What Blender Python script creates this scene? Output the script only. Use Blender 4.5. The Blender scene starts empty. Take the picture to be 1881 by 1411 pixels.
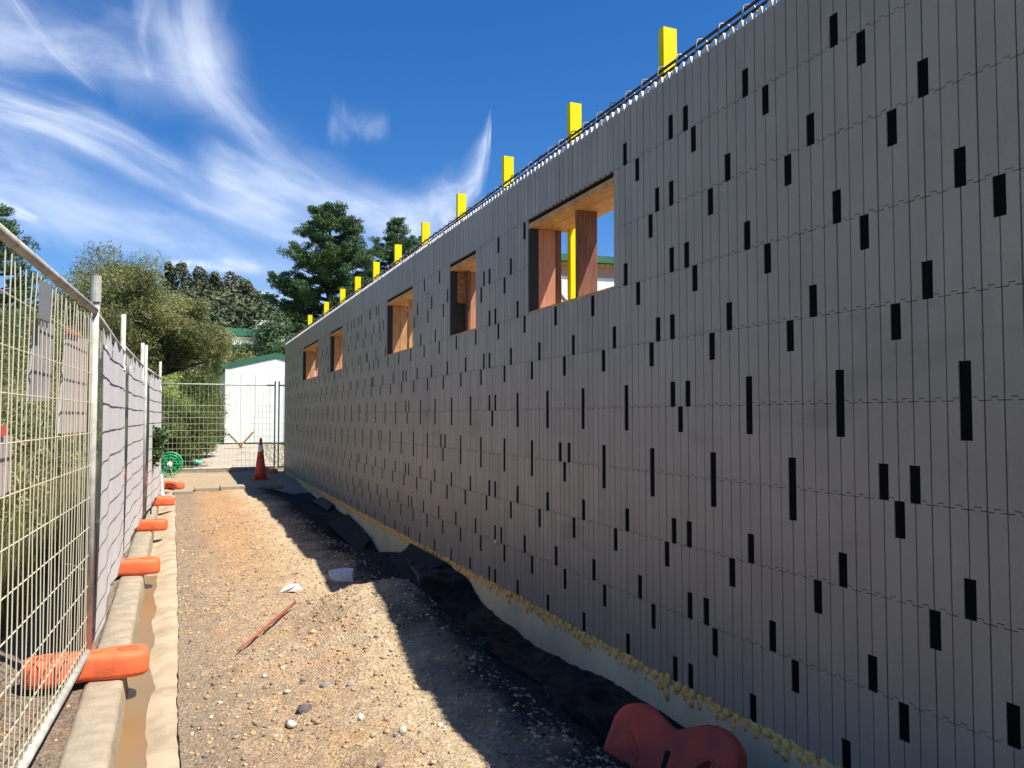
import bpy, bmesh, math, random
import numpy as np
from mathutils import Vector, Matrix
random.seed(7); rng = np.random.default_rng(7)
SC = bpy.context.scene
COL = SC.collection
R = math.radians

# ------------------------------------------------------------------ camera, world, sun, exposure
HC = 1.54
TH, PH = R(22.788), R(2.406)
F = 1440.0
cam = bpy.data.cameras.new('camera'); camo = bpy.data.objects.new('camera', cam); COL.objects.link(camo)
camo.location = (0, 0, HC); camo.rotation_euler = (math.pi/2+PH, 0, -TH)
cam.sensor_width = 36; cam.sensor_fit = 'HORIZONTAL'; cam.lens = F/1881*36
cam.clip_start = 0.05; cam.clip_end = 9000
SC.camera = camo
SUN = Vector((0.405, -0.40, 1.0)).normalized()
w = bpy.data.worlds.new('World'); SC.world = w; w.use_nodes = True
nt = w.node_tree; bg = nt.nodes['Background']
sky = nt.nodes.new('ShaderNodeTexSky'); sky.sky_type = 'NISHITA'; sky.sun_disc = False
sky.sun_elevation = math.asin(SUN.z); sky.sun_rotation = math.atan2(SUN.x, SUN.y)
sky.air_density = 1.0; sky.dust_density = 0.3; sky.ozone_density = 2.2; sky.altitude = 200
hs = nt.nodes.new('ShaderNodeHueSaturation'); hs.inputs['Saturation'].default_value = 1.38
tint = nt.nodes.new('ShaderNodeMix'); tint.data_type = 'RGBA'; tint.blend_type = 'MULTIPLY'; tint.inputs[0].default_value = 1
tint.inputs[7].default_value = (.93, .96, 1.15, 1)
nt.links.new(sky.outputs[0], hs.inputs['Color']); nt.links.new(hs.outputs[0], tint.inputs[6]); nt.links.new(tint.outputs[2], bg.inputs['Color'])
bg.inputs['Strength'].default_value = 0.072
sl = bpy.data.lights.new('sun', 'SUN'); sl.energy = 5.0; sl.angle = R(0.53); sl.color = (1, .95, .86)
so = bpy.data.objects.new('sun', sl); COL.objects.link(so)
so.rotation_euler = SUN.to_track_quat('Z', 'Y').to_euler(); so.location = (5, -5, 20)
SC.view_settings.view_transform = 'Standard'; SC.view_settings.look = 'None'
SC.view_settings.exposure = 0.85; SC.view_settings.gamma = 1; SC.view_settings.use_curve_mapping = False
SC.cycles.max_bounces = 6; SC.cycles.transparent_max_bounces = 12

sT, cT, sP, cP = math.sin(TH), math.cos(TH), math.sin(PH), math.cos(PH)
FW = Vector((sT*cP, cT*cP, sP)); RT = Vector((cT, -sT, 0)); UP = Vector((-sT*sP, -cT*sP, cP))
def ray(x, y):
    return FW + RT*((x-940.5)/F) + UP*(-(y-705.5)/F)
def onY(x, y, Y):
    r = ray(x, y); t = Y/r.y; return Vector((t*r.x, Y, HC+t*r.z))
def proj(p):
    v = Vector(p)-Vector((0, 0, HC)); d = v.dot(FW)
    if d <= 0.05: return None
    return 940.5+F*v.dot(RT)/d, 705.5-F*v.dot(UP)/d, d

# ------------------------------------------------------------------ helpers
def tag(o, label=None, cat=None, group=None, kind=None):
    if label: o['label'] = label
    if cat: o['category'] = cat
    if group: o['group'] = group
    if kind: o['kind'] = kind
    return o
def empty(name, loc=(0, 0, 0), rz=0, **k):
    o = bpy.data.objects.new(name, None); COL.objects.link(o); o.location = loc; o.rotation_euler = (0, 0, rz)
    o.empty_display_size = .1
    return tag(o, **k)
def link(name, me, mat=None, parent=None, loc=(0, 0, 0), rot=(0, 0, 0), **k):
    o = bpy.data.objects.new(name, me); COL.objects.link(o)
    if mat is not None and len(me.materials) == 0: me.materials.append(mat)
    o.location = loc; o.rotation_euler = rot
    if parent is not None: o.parent = parent
    return tag(o, **k)
class MB:
    def __init__(s): s.v = []; s.f = []
    def add(s, vs, fs):
        n = len(s.v); s.v += [tuple(p) for p in vs]; s.f += [tuple(i+n for i in f) for f in fs]; return s
    def box(s, x0, x1, y0, y1, z0, z1):
        v = [(x0,y0,z0),(x1,y0,z0),(x1,y1,z0),(x0,y1,z0),(x0,y0,z1),(x1,y0,z1),(x1,y1,z1),(x0,y1,z1)]
        return s.add(v, [(0,3,2,1),(4,5,6,7),(0,1,5,4),(1,2,6,5),(2,3,7,6),(3,0,4,7)])
    def bar(s, a, b, w_, h_, up=(0, 0, 1)):
        a, b = Vector(a), Vector(b); d = (b-a).normalized(); u = Vector(up)
        if abs(d.dot(u)) > .98: u = Vector((0, 1, 0))
        r = d.cross(u).normalized(); u = r.cross(d)
        v = []
        for p in (a, b):
            for i, j in ((-1,-1),(1,-1),(1,1),(-1,1)): v.append(p+r*i*w_/2+u*j*h_/2)
        return s.add(v, [(0,1,2,3),(7,6,5,4),(0,4,5,1),(1,5,6,2),(2,6,7,3),(3,7,4,0)])
    def tube(s, pts, r, n=6, cap=True):
        pts = [Vector(p) for p in pts]; rs = r if isinstance(r, (list, tuple)) else [r]*len(pts)
        v = []; f = []; pu = None
        for i, p in enumerate(pts):
            d = (pts[min(i+1, len(pts)-1)]-pts[max(i-1, 0)]).normalized()
            if pu is None:
                pu = Vector((0, 0, 1)) if abs(d.z) < .9 else Vector((1, 0, 0))
            a = d.cross(pu).normalized(); pu = a.cross(d)
            for k in range(n):
                t = 2*math.pi*k/n; v.append(p+(a*math.cos(t)+pu*math.sin(t))*rs[i])
        for i in range(len(pts)-1):
            for k in range(n):
                f.append((i*n+k, i*n+(k+1) % n, (i+1)*n+(k+1) % n, (i+1)*n+k))
        if cap:
            f.append(tuple(range(n))[::-1]); f.append(tuple(range((len(pts)-1)*n, len(pts)*n)))
        return s.add(v, f)
    def lathe(s, prof, n=16, c=(0, 0, 0), ax='z'):
        v = []; f = []
        for r_, z_ in prof:
            for k in range(n):
                t = 2*math.pi*k/n; p = (r_*math.cos(t), r_*math.sin(t), z_)
                if ax == 'y': p = (p[0], p[2], p[1])
                if ax == 'x': p = (p[2], p[0], p[1])
                v.append((p[0]+c[0], p[1]+c[1], p[2]+c[2]))
        for i in range(len(prof)-1):
            for k in range(n): f.append((i*n+k, i*n+(k+1) % n, (i+1)*n+(k+1) % n, (i+1)*n+k))
        f.append(tuple(range(n))[::-1]); f.append(tuple(range((len(prof)-1)*n, len(prof)*n)))
        return s.add(v, f)
    def mesh(s, name='m', smooth=False):
        me = bpy.data.meshes.new(name); me.from_pydata(s.v, [], s.f); me.update()
        if smooth: me.polygons.foreach_set('use_smooth', [True]*len(me.polygons))
        return me
    def build(s, name, mat, parent=None, smooth=False, bevel=0, **k):
        me = s.mesh(name, smooth)
        if bevel:
            b = bmesh.new(); b.from_mesh(me)
            bmesh.ops.bevel(b, geom=b.edges[:], offset=bevel, segments=2, affect='EDGES', clamp_overlap=True)
            b.to_mesh(me); b.free()
        return link(name, me, mat, parent, **k)
def npmesh(name, V, Fq):
    me = bpy.data.meshes.new(name); V = np.asarray(V, np.float32); Fq = np.asarray(Fq, np.int32)
    k = Fq.shape[1]
    me.vertices.add(len(V)); me.vertices.foreach_set('co', V.ravel())
    me.loops.add(Fq.size); me.loops.foreach_set('vertex_index', Fq.ravel())
    me.polygons.add(len(Fq)); me.polygons.foreach_set('loop_start', np.arange(0, Fq.size, k, dtype=np.int32))
    me.update(calc_edges=True); return me

# value noise in numpy
_P = rng.random((256, 256)).astype(np.float32)
def vnoise(x, y, s=1.0, o=0):
    x = np.asarray(x, float)/s+o*17.3+1000; y = np.asarray(y, float)/s+o*9.1+1000
    xi = np.floor(x).astype(int); yi = np.floor(y).astype(int); fx = x-xi; fy = y-yi
    fx = fx*fx*(3-2*fx); fy = fy*fy*(3-2*fy)
    g = lambda a, b: _P[a % 256, b % 256]
    return (g(xi, yi)*(1-fx)+g(xi+1, yi)*fx)*(1-fy)+(g(xi, yi+1)*(1-fx)+g(xi+1, yi+1)*fx)*fy-0.5

# ------------------------------------------------------------------ materials
def mat(name, col, rough=.7, spec=.3, metal=0, col2=None, scale=5., bump=0., bscale=40., detail=5., stretch=None,
        trans=0., isl=0., contrast=(.35, .65), tr_col=None):
    m = bpy.data.materials.new(name); m.use_nodes = True; n = m.node_tree.nodes; l = m.node_tree.links
    b = n['Principled BSDF']; b.inputs['Roughness'].default_value = rough; b.inputs['Metallic'].default_value = metal
    b.inputs['Specular IOR Level'].default_value = spec; b.inputs['Base Color'].default_value = (*col, 1)
    tc = n.new('ShaderNodeNewGeometry'); src = tc.outputs['Position']
    if stretch:
        mp = n.new('ShaderNodeMapping'); mp.inputs['Scale'].default_value = stretch
        l.new(src, mp.inputs[0]); src = mp.outputs[0]
    outc = None
    if col2 is not None:
        no = n.new('ShaderNodeTexNoise'); no.inputs['Scale'].default_value = scale; no.inputs['Detail'].default_value = detail
        l.new(src, no.inputs['Vector'])
        rp = n.new('ShaderNodeMapRange'); rp.inputs[1].default_value, rp.inputs[2].default_value = contrast
        l.new(no.outputs[0], rp.inputs[0])
        mx = n.new('ShaderNodeMix'); mx.data_type = 'RGBA'
        mx.inputs[6].default_value = (*col, 1); mx.inputs[7].default_value = (*col2, 1)
        l.new(rp.outputs[0], mx.inputs[0]); outc = mx.outputs[2]
    if isl:
        h = n.new('ShaderNodeHueSaturation')
        if outc: l.new(outc, h.inputs['Color'])
        else: h.inputs['Color'].default_value = (*col, 1)
        r_ = n.new('ShaderNodeMapRange'); r_.inputs[3].default_value = 1-isl; r_.inputs[4].default_value = 1+isl
        l.new(tc.outputs['Random Per Island'], r_.inputs[0]); l.new(r_.outputs[0], h.inputs['Value'])
        outc = h.outputs[0]
    if outc: l.new(outc, b.inputs['Base Color'])
    if bump:
        nb = n.new('ShaderNodeTexNoise'); nb.inputs['Scale'].default_value = bscale; nb.inputs['Detail'].default_value = 6
        l.new(src, nb.inputs['Vector'])
        bm = n.new('ShaderNodeBump'); bm.inputs['Strength'].default_value = 1; bm.inputs['Distance'].default_value = bump
        l.new(nb.outputs[0], bm.inputs['Height']); l.new(bm.outputs[0], b.inputs['Normal'])
    if trans:
        t = n.new('ShaderNodeBsdfTranslucent'); ms = n.new('ShaderNodeMixShader'); ms.inputs[0].default_value = trans
        if outc: l.new(outc, t.inputs[0])
        else: t.inputs[0].default_value = (*(tr_col or col), 1)
        out = n['Material Output']; l.new(b.outputs[0], ms.inputs[1]); l.new(t.outputs[0], ms.inputs[2]); l.new(ms.outputs[0], out.inputs[0])
    return m
M = {}
def eps_mat():
    m = mat('eps_grey', (.20, .192, .182), rough=.46, spec=.45)
    n = m.node_tree.nodes; l = m.node_tree.links; b = n['Principled BSDF']; g = n['Geometry'] if 'Geometry' in n else [x for x in n if x.type == 'NEW_GEOMETRY'][0]
    def noise(sc, st=(1, 1, 1), det=4):
        mp = n.new('ShaderNodeMapping'); mp.inputs['Scale'].default_value = st; l.new(g.outputs['Position'], mp.inputs[0])
        t = n.new('ShaderNodeTexNoise'); t.inputs['Scale'].default_value = sc; t.inputs['Detail'].default_value = det
        l.new(mp.outputs[0], t.inputs['Vector']); return t.outputs[0]
    def mrange(a, lo, hi, o0, o1):
        r = n.new('ShaderNodeMapRange'); r.inputs[1].default_value = lo; r.inputs[2].default_value = hi
        r.inputs[3].default_value = o0; r.inputs[4].default_value = o1; l.new(a, r.inputs[0]); return r.outputs[0]
    def mul(a, c):
        x = n.new('ShaderNodeMath'); x.operation = 'MULTIPLY'; l.new(a, x.inputs[0]); l.new(c, x.inputs[1]); return x.outputs[0]
    big = mrange(noise(.9, (1, .6, 1.2)), .35, .65, .93, 1.05)
    mid = mrange(noise(7, (1, 1, .35)), .3, .7, .93, 1.06)
    fine = mrange(noise(420, det=2), .3, .7, .86, 1.12)
    # white dust / sealer runs, shaped stains low on the wall
    st = mrange(noise(1.3, (1, .55, 1.6), 6), .66, .74, 1.0, .80)
    isl = mrange(g.outputs['Random Per Island'], 0, 1, .92, 1.07)
    f = mul(mul(mul(mul(big, mid), fine), st), isl)
    h = n.new('ShaderNodeHueSaturation'); h.inputs['Color'].default_value = (.335, .290, .228, 1); l.new(f, h.inputs['Value'])
    # pale scuffs
    sc = mrange(noise(11, (1, 3, .5), 8), .66, .74, 0, .22)
    mx = n.new('ShaderNodeMix'); mx.data_type = 'RGBA'; mx.inputs[7].default_value = (.42, .40, .37, 1)
    l.new(sc, mx.inputs[0]); l.new(h.outputs[0], mx.inputs[6]); l.new(mx.outputs[2], b.inputs['Base Color'])
    bm = n.new('ShaderNodeBump'); bm.inputs['Distance'].default_value = .0012; bm.inputs['Strength'].default_value = .7
    l.new(noise(260, det=3), bm.inputs['Height']); l.new(bm.outputs[0], b.inputs['Normal'])
    return m
M['eps'] = eps_mat()
M['core'] = mat('foam_core_dark', (.03, .03, .032), rough=.8)
M['web'] = mat('black_plastic_web', (.005, .0055, .006), rough=.7, spec=.06, bump=.001, bscale=90)
M['concrete'] = mat('concrete', (.36, .30, .22), .85, .2, col2=(.27, .225, .165), scale=9, bump=.006, bscale=45)
M['strip'] = mat('channel_concrete', (.43, .345, .235), .85, .2, col2=(.29, .225, .15), scale=5, bump=.004, bscale=120, contrast=(.42, .72))
M['slab'] = mat('slab_edge_cream', (.82, .71, .46), .6, .25, col2=(.62, .54, .35), scale=2.2, bump=.003, bscale=30)
M['foam'] = mat('expanding_foam', (.88, .42, .08), .55, .3, col2=(.92, .56, .18), scale=25, bump=.004, bscale=70)
M['white_eps'] = mat('white_polystyrene', (.72, .70, .68), .8, .2, col2=(.5, .48, .5), scale=20)
M['rebar'] = mat('rusty_rebar', (.045, .024, .016), .8, .3, col2=(.09, .045, .025), scale=30, bump=.002, bscale=200)
M['tie'] = mat('galvanised_tie', (.34, .31, .27), .45, .5, metal=.5)
M['yellow'] = mat('yellow_paint', (.88, .72, .0), .6, .15, col2=(.80, .64, .0), scale=7)
M['timber'] = mat('pine_timber', (.60, .34, .15), .7, .2, col2=(.42, .22, .09), scale=14, stretch=(4, .6, .6), bump=.002, bscale=60)
M['stud'] = mat('stud_timber', (.55, .31, .15), .7, .2, col2=(.38, .20, .09), scale=14, stretch=(5, 5, .5), bump=.002, bscale=60)
M['pink'] = mat('treated_timber_pink', (.50, .235, .15), .7, .2, col2=(.42, .18, .115), scale=10, stretch=(5, 5, .5), bump=.002, bscale=60)
M['brown'] = mat('treated_timber_brown', (.25, .115, .075), .7, .2, col2=(.15, .065, .045), scale=10, stretch=(5, 5, .5), bump=.002, bscale=60)
M['osb'] = mat('osb_board', (.42, .24, .11), .8, .2, col2=(.22, .10, .045), scale=40)
M['galv'] = mat('galvanised_steel', (.56, .54, .48), .8, .4, metal=.08, col2=(.36, .345, .31), scale=12)
M['wire'] = mat('fence_wire', (.62, .57, .42), .45, .5, metal=.15)
M['wire_dark'] = mat('fence_wire_dark', (.12, .115, .11), .6, .3)
M['cloth'] = mat('shade_cloth', (.72, .69, .68), .85, .1, col2=(.60, .575, .57), scale=9, stretch=(1, 4, .8), trans=.12, bump=.004, bscale=30)
M['orange'] = mat('orange_plastic', (.78, .15, .055), .6, .25, col2=(.55, .12, .055), scale=14, contrast=(.45, .75), bump=.002, bscale=60)
M['orange_old'] = mat('dirty_orange_plastic', (.80, .085, .03), .5, .4, col2=(.52, .065, .03), scale=7, bump=.004, bscale=40)
M['plastic'] = mat('black_polythene', (.006, .0065, .008), .5, .14, bump=.010, bscale=5, detail=3)
M['leaf_olive'] = mat('olive_leaf', (.30, .30, .12), .6, .3, col2=(.13, .155, .055), scale=.9, isl=.55, trans=.30)
M['leaf_bank'] = mat('bank_leaf', (.36, .33, .15), .6, .3, col2=(.20, .21, .08), scale=1.3, isl=.5, trans=.3)
M['leaf_mid'] = mat('green_leaf', (.14, .18, .05), .6, .3, col2=(.08, .115, .03), scale=1.1, isl=.5, trans=.28)
M['leaf_dark'] = mat('pine_needles', (.05, .10, .045), .65, .25, col2=(.10, .155, .06), scale=.8, isl=.55, trans=.12)
M['leaf_hill'] = mat('hill_foliage', (.06, .085, .045), .8, .1, col2=(.14, .14, .075), scale=.06, isl=.5)
M['grass'] = mat('dry_grass', (.36, .30, .13), .7, .2, col2=(.12, .14, .035), scale=1.6, isl=.45, trans=.3)
M['bark'] = mat('bark', (.10, .075, .055), .9, .1, col2=(.05, .038, .03), scale=12, bump=.02, bscale=20)
M['white_wall'] = mat('white_cladding', (.82, .82, .80), .6, .3, col2=(.76, .76, .74), scale=3)
M['green_roof'] = mat('green_steel', (.055, .17, .10), .45, .4, col2=(.04, .13, .08), scale=2)
M['cream_wall'] = mat('cream_wall', (.72, .69, .45), .8, .2, col2=(.62, .60, .40), scale=2)
M['dark'] = mat('dark_void', (.02, .02, .02), .9, .1)
M['glass'] = mat('window_glass', (.03, .04, .05), .08, .6)
M['fascia'] = mat('tan_fascia', (.48, .28, .20), .7, .2)
M['green_pl'] = mat('green_plastic', (.02, .36, .13), .4, .4)
M['teal'] = mat('teal_lid', (.16, .55, .38), .5, .4)
M['pvc'] = mat('white_pvc', (.80, .78, .74), .4, .4)
M['cone_o'] = mat('cone_orange', (.85, .10, .035), .5, .4, col2=(.55, .05, .03), scale=10)
M['cone_w'] = mat('cone_reflective', (.85, .82, .80), .4, .5)
M['redrod'] = mat('rusty_rod', (.36, .10, .065), .7, .3, col2=(.24, .06, .04), scale=20)
M['lawn'] = mat('lawn', (.10, .15, .03), .9, .1, col2=(.16, .19, .05), scale=3, bump=.03, bscale=30)
M['sheet'] = mat('pale_banner', (.62, .54, .52), .8, .2, col2=(.50, .44, .43), scale=5, trans=.2)
M['sheet_grey'] = mat('grey_banner', (.46, .43, .44), .8, .2, col2=(.36, .34, .35), scale=5, trans=.2)
M['plate'] = mat('grey_plate', (.22, .22, .24), .5, .4)
M['redprint'] = mat('red_print', (.65, .10, .07), .6, .3)
M['blackprint'] = mat('black_print', (.05, .05, .05), .6, .3)

def dirt_mat(name, cols, trench=False, zones=False):
    m = bpy.data.materials.new(name); m.use_nodes = True; n = m.node_tree.nodes; l = m.node_tree.links
    b = n['Principled BSDF']; b.inputs['Roughness'].default_value = .9; b.inputs['Specular IOR Level'].default_value = .15
    g = n.new('ShaderNodeNewGeometry')
    def tex(kind, sc, det=6):
        t = n.new(kind); t.inputs['Scale'].default_value = sc
        if kind == 'ShaderNodeTexNoise': t.inputs['Detail'].default_value = det; t.inputs['Roughness'].default_value = .65
        l.new(g.outputs['Position'], t.inputs['Vector']); return t
    def mrange(a, lo, hi, o0=0., o1=1.):
        r = n.new('ShaderNodeMapRange'); r.inputs[1].default_value = lo; r.inputs[2].default_value = hi
        r.inputs[3].default_value = o0; r.inputs[4].default_value = o1; l.new(a, r.inputs[0]); return r.outputs[0]
    def mix(f, a, c, mode='MIX'):
        x = n.new('ShaderNodeMix'); x.data_type = 'RGBA'; x.blend_type = mode
        if isinstance(f, float): x.inputs[0].default_value = f
        else: l.new(f, x.inputs[0])
        for s, v in ((6, a), (7, c)):
            if isinstance(v, tuple): x.inputs[s].default_value = (*v, 1)
            else: l.new(v, x.inputs[s])
        return x.outputs[2]
    c = mix(mrange(tex('ShaderNodeTexNoise', 1.1).outputs[0], .40, .60), cols[0], cols[1])
    c = mix(mrange(tex('ShaderNodeTexNoise', 2.3).outputs[0], .53, .64, 0, .8), c, cols[2])
    c = mix(mrange(tex('ShaderNodeTexNoise', 9).outputs[0], .45, .7, 0, .6), c, cols[3])
    if zones:
        s0 = n.new('ShaderNodeSeparateXYZ'); l.new(g.outputs['Position'], s0.inputs[0])
        def madd(a, k, b_):
            x = n.new('ShaderNodeMath'); x.operation = 'MULTIPLY_ADD'; l.new(a, x.inputs[0]); x.inputs[1].default_value = k; l.new(b_, x.inputs[2]); return x.outputs[0]
        nz = tex('ShaderNodeTexNoise', 1.4).outputs[0]; nz2 = tex('ShaderNodeTexNoise', 2.7).outputs[0]
        c = mix(mrange(madd(nz, 6., s0.outputs[1]), 9.5, 14., 0, .85), c, (.43, .235, .095))          # clay further along
        c = mix(mrange(madd(nz2, .9, s0.outputs[0]), .95, .60, 0, .8), c, (.265, .20, .135))           # wheel packed fines by the channel
        c = mix(mrange(madd(nz, .8, s0.outputs[0]), 1.2, 1.5, 0, .75), c, (.50, .375, .22))           # loose pale spoil
    v = tex('ShaderNodeTexVoronoi', 75); bw = n.new('ShaderNodeSeparateColor'); l.new(v.outputs['Color'], bw.inputs[0])
    c = mix(mrange(bw.outputs[0], 0, 1, .62, 1.32), (0., 0., 0.), c) if False else c
    hv = n.new('ShaderNodeHueSaturation'); l.new(c, hv.inputs['Color']); l.new(mrange(bw.outputs[0], 0, 1, .74, 1.2), hv.inputs['Value'])
    l.new(mrange(bw.outputs[1], 0, 1, .75, 1.08), hv.inputs['Saturation']); c = hv.outputs[0]
    v2 = tex('ShaderNodeTexVoronoi', 150); bw2 = n.new('ShaderNodeSeparateColor'); l.new(v2.outputs['Color'], bw2.inputs[0])
    hv2 = n.new('ShaderNodeHueSaturation'); l.new(c, hv2.inputs['Color']); l.new(mrange(bw2.outputs[0], 0, 1, .75, 1.2), hv2.inputs['Value']); c = hv2.outputs[0]
    if trench:   # wall's shade painted into the soil colour, near black towards the footing
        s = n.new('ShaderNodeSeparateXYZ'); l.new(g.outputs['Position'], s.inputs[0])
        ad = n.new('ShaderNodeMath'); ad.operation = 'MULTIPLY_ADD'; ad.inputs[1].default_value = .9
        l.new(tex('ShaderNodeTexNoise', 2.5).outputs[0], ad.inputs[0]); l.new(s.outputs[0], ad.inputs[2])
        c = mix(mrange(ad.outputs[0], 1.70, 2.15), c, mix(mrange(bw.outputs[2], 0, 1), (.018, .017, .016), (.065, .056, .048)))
    l.new(c, b.inputs['Base Color'])
    bm = n.new('ShaderNodeBump'); bm.inputs['Distance'].default_value = .010; bm.inputs['Strength'].default_value = .8
    l.new(v.outputs['Distance'], bm.inputs['Height'])
    bm2 = n.new('ShaderNodeBump'); bm2.inputs['Distance'].default_value = .012; l.new(tex('ShaderNodeTexNoise', 90, 8).outputs[0], bm2.inputs['Height'])
    l.new(bm.outputs[0], bm2.inputs['Normal']); l.new(bm2.outputs[0], b.inputs['Normal'])
    return m
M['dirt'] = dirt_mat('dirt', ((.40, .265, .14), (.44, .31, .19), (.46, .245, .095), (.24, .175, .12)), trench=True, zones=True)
M['verge'] = dirt_mat('verge_soil', ((.27, .20, .14), (.22, .165, .12), (.33, .20, .11), (.12, .09, .07)))
M['pad'] = dirt_mat('pad_gravel', ((.42, .36, .27), (.46, .40, .31), (.40, .33, .22), (.34, .30, .25)))
M['yard'] = dirt_mat('yard_soil', ((.44, .33, .20), (.40, .29, .17), (.46, .30, .15), (.36, .27, .18)))
def stone_mat(name, c1, c2, c3):
    m = bpy.data.materials.new(name); m.use_nodes = True; n = m.node_tree.nodes; l = m.node_tree.links
    b = n['Principled BSDF']; b.inputs['Roughness'].default_value = .85; b.inputs['Specular IOR Level'].default_value = .2
    g = n.new('ShaderNodeNewGeometry'); cr = n.new('ShaderNodeValToRGB'); l.new(g.outputs['Random Per Island'], cr.inputs[0])
    e = cr.color_ramp.elements; e[0].color = (*c1, 1); e[1].color = (*c2, 1); x = e.new(.5); x.color = (*c3, 1)
    x = e.new(.8); x.color = (c3[0]*1.15, c3[1]*1.0, c3[2]*.8, 1); x = e.new(.25); x.color = ((c1[0]+c3[0])/2, (c1[1]+c3[1])/2, (c1[2]+c3[2])/2, 1)
    l.new(cr.outputs[0], b.inputs['Base Color']); return m
M['stones'] = stone_mat('stones', (.15, .12, .10), (.56, .48, .36), (.40, .28, .17))
M['stones_dark'] = stone_mat('shade_dark_stones', (.02, .02, .02), (.085, .08, .072), (.05, .043, .037))  # trench stones, with the wall's shade put into their colour
def water_mat():
    m = bpy.data.materials.new('muddy_water'); m.use_nodes = True; b = m.node_tree.nodes['Principled BSDF']
    b.inputs['Base Color'].default_value = (.21, .135, .062, 1); b.inputs['Roughness'].default_value = .28
    b.inputs['Specular IOR Level'].default_value = .5; return m
M['water'] = water_mat()

# ------------------------------------------------------------------ terrain
D = 2.665            # wall face
WY0, WY1 = -3.68, 23.02
def smooth(a, lo, hi):
    t = np.clip((np.asarray(a, float)-lo)/(hi-lo), 0, 1); return t*t*(3-2*t)
ZW_Y = [-2, 3, 4, 4.9, 6, 7.0, 7.4, 8.5, 9.7, 10.2, 11, 12, 13.4, 18.5, 23]
ZW_Z = [-.3, -.28, -.25, -.27, -.33, -.25, -.10, -.08, -.14, -.40, -.42, -.32, -.18, -.15, -.10]
def dirt_h(x, y):
    x = np.asarray(x, float); y = np.asarray(y, float)
    z = 0.012+.05*smooth(x, .1, 1.0)*smooth(-y, -17, -14)-.006
    z = z+vnoise(x, y, 1.3, 1)*.05*smooth(x, .05, .5)+vnoise(x, y, .45, 2)*.055*smooth(x, .05, .4)
    z = z+vnoise(x, y, .16, 3)*.034*smooth(x, .02, .3)+vnoise(x, y, .06, 4)*.017+vnoise(x, y, .028, 5)*.008
    # spoil mound with steep far side, seen against the shade
    my = np.where(y < 5.9, np.exp(-((y-5.9)/1.0)**2), np.exp(-((y-5.9)/.50)**2))
    z = z+.22*my*smooth(x, .70, 1.35)*(1-smooth(x, 1.6, 2.2))
    z = z+.05*np.exp(-((y-8.0)/.5)**2)*smooth(x, .8, 1.3)*(1-smooth(x, 1.6, 2.2))
    z = z-.03*np.exp(-((y-7.1)/.35)**2)*smooth(x, 1.0, 1.4)
    z = z+.06*np.exp(-((y-13.5)/1.2)**2)*smooth(x, .9, 1.3)
    zw = np.interp(y, ZW_Y, ZW_Z)
    t = smooth(x, 1.55, 2.35)
    z = z*(1-t)+(zw+vnoise(x, y, .5, 6)*.06+vnoise(x, y, .05, 7)*.02)*t
    # far end, meets the edging
    return z
def grid(xs, ys, fn):
    X, Y = np.meshgrid(xs, ys); Z = fn(X, Y); V = np.stack([X, Y, Z], -1).reshape(-1, 3)
    nx, ny = len(xs), len(ys); i = np.arange(nx-1)[None, :]+np.arange(ny-1)[:, None]*nx; i = i.ravel()
    return V, np.stack([i, i+1, i+1+nx, i+nx], 1)
def ysteps(a, b, s0, k):
    ys = [a]
    while ys[-1] < b: ys.append(ys[-1]+max(s0, k*max(ys[-1], 0)))
    ys[-1] = b; return np.array(ys)
def edge_x(y): return .055-.0095*np.clip(y, 0, 18)          # right edge of the concrete channel
def dgrid():
    us = np.concatenate([np.linspace(0, 1, 150)]); ys = np.concatenate([np.linspace(-5., -.1, 60), ysteps(0, 17.9, .016, .0045)])
    U, Y = np.meshgrid(us, ys); e = edge_x(Y)+vnoise(Y, Y*0, .09, 8)*.010+vnoise(Y, Y*0, .5, 9)*.018
    X = e+U*(2.64-e); Z = dirt_h(X, Y); V = np.stack([X, Y, Z], -1).reshape(-1, 3)
    nx, ny = len(us), len(ys); i = (np.arange(nx-1)[None, :]+np.arange(ny-1)[:, None]*nx).ravel()
    return V, np.stack([i, i+1, i+1+nx, i+nx], 1)
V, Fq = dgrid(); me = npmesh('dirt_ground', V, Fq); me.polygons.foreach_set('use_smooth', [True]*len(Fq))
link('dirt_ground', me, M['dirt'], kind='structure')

def terrain(x, y):
    x = np.asarray(x, float); y = np.asarray(y, float)
    z = -.06+smooth(y, 24, 32)*.56+np.clip(y-34, 0, 60)*.155
    sideL = smooth(-x, 0.9, 5)*.5*(1-smooth(y, 40, 60)); z = z+sideL
    # building side behind the wall: flat
    z = np.where((x > 3) & (y < 40), -.06, z)
    zr = np.interp(x, [-160, -60, -20, -6, 3, 12, 17, 24, 45, 90], [8, 10, 13, 18.5, 20, 18, 14, 9, 4, 3])
    t = smooth(y, 85, 150); z = z*(1-t)+np.maximum(zr, 0)*t
    z = z+vnoise(x, y, 14, 11)*1.2*smooth(y, 70, 120)
    # sink under the detailed strips
    sink = (x > -1.25) & (x < 2.9) & (y < 23.6) & (y > -5)
    return np.where(sink, -.75, z)
xs = np.concatenate([np.arange(-400, -20, 12), np.arange(-20, -1.3, 1.0), [-1.26, -1.24], np.arange(-1, 2.8, .6), [2.89, 2.91], np.arange(3.5, 20, 1.2), np.arange(22, 420, 12)])
ys = np.concatenate([np.arange(-300, -10, 20), [-5.01, -4.99], np.arange(-4, 23, 1.5), [23.59, 23.61], np.arange(24.5, 45, 1.0), np.arange(46, 170, 3.5), np.arange(180, 420, 30), [1200]])
V, Fq = grid(xs, ys, terrain); me = npmesh('ground', V, Fq); me.polygons.foreach_set('use_smooth', [True]*len(Fq))
link('ground', me, M['lawn'], kind='structure')

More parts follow.
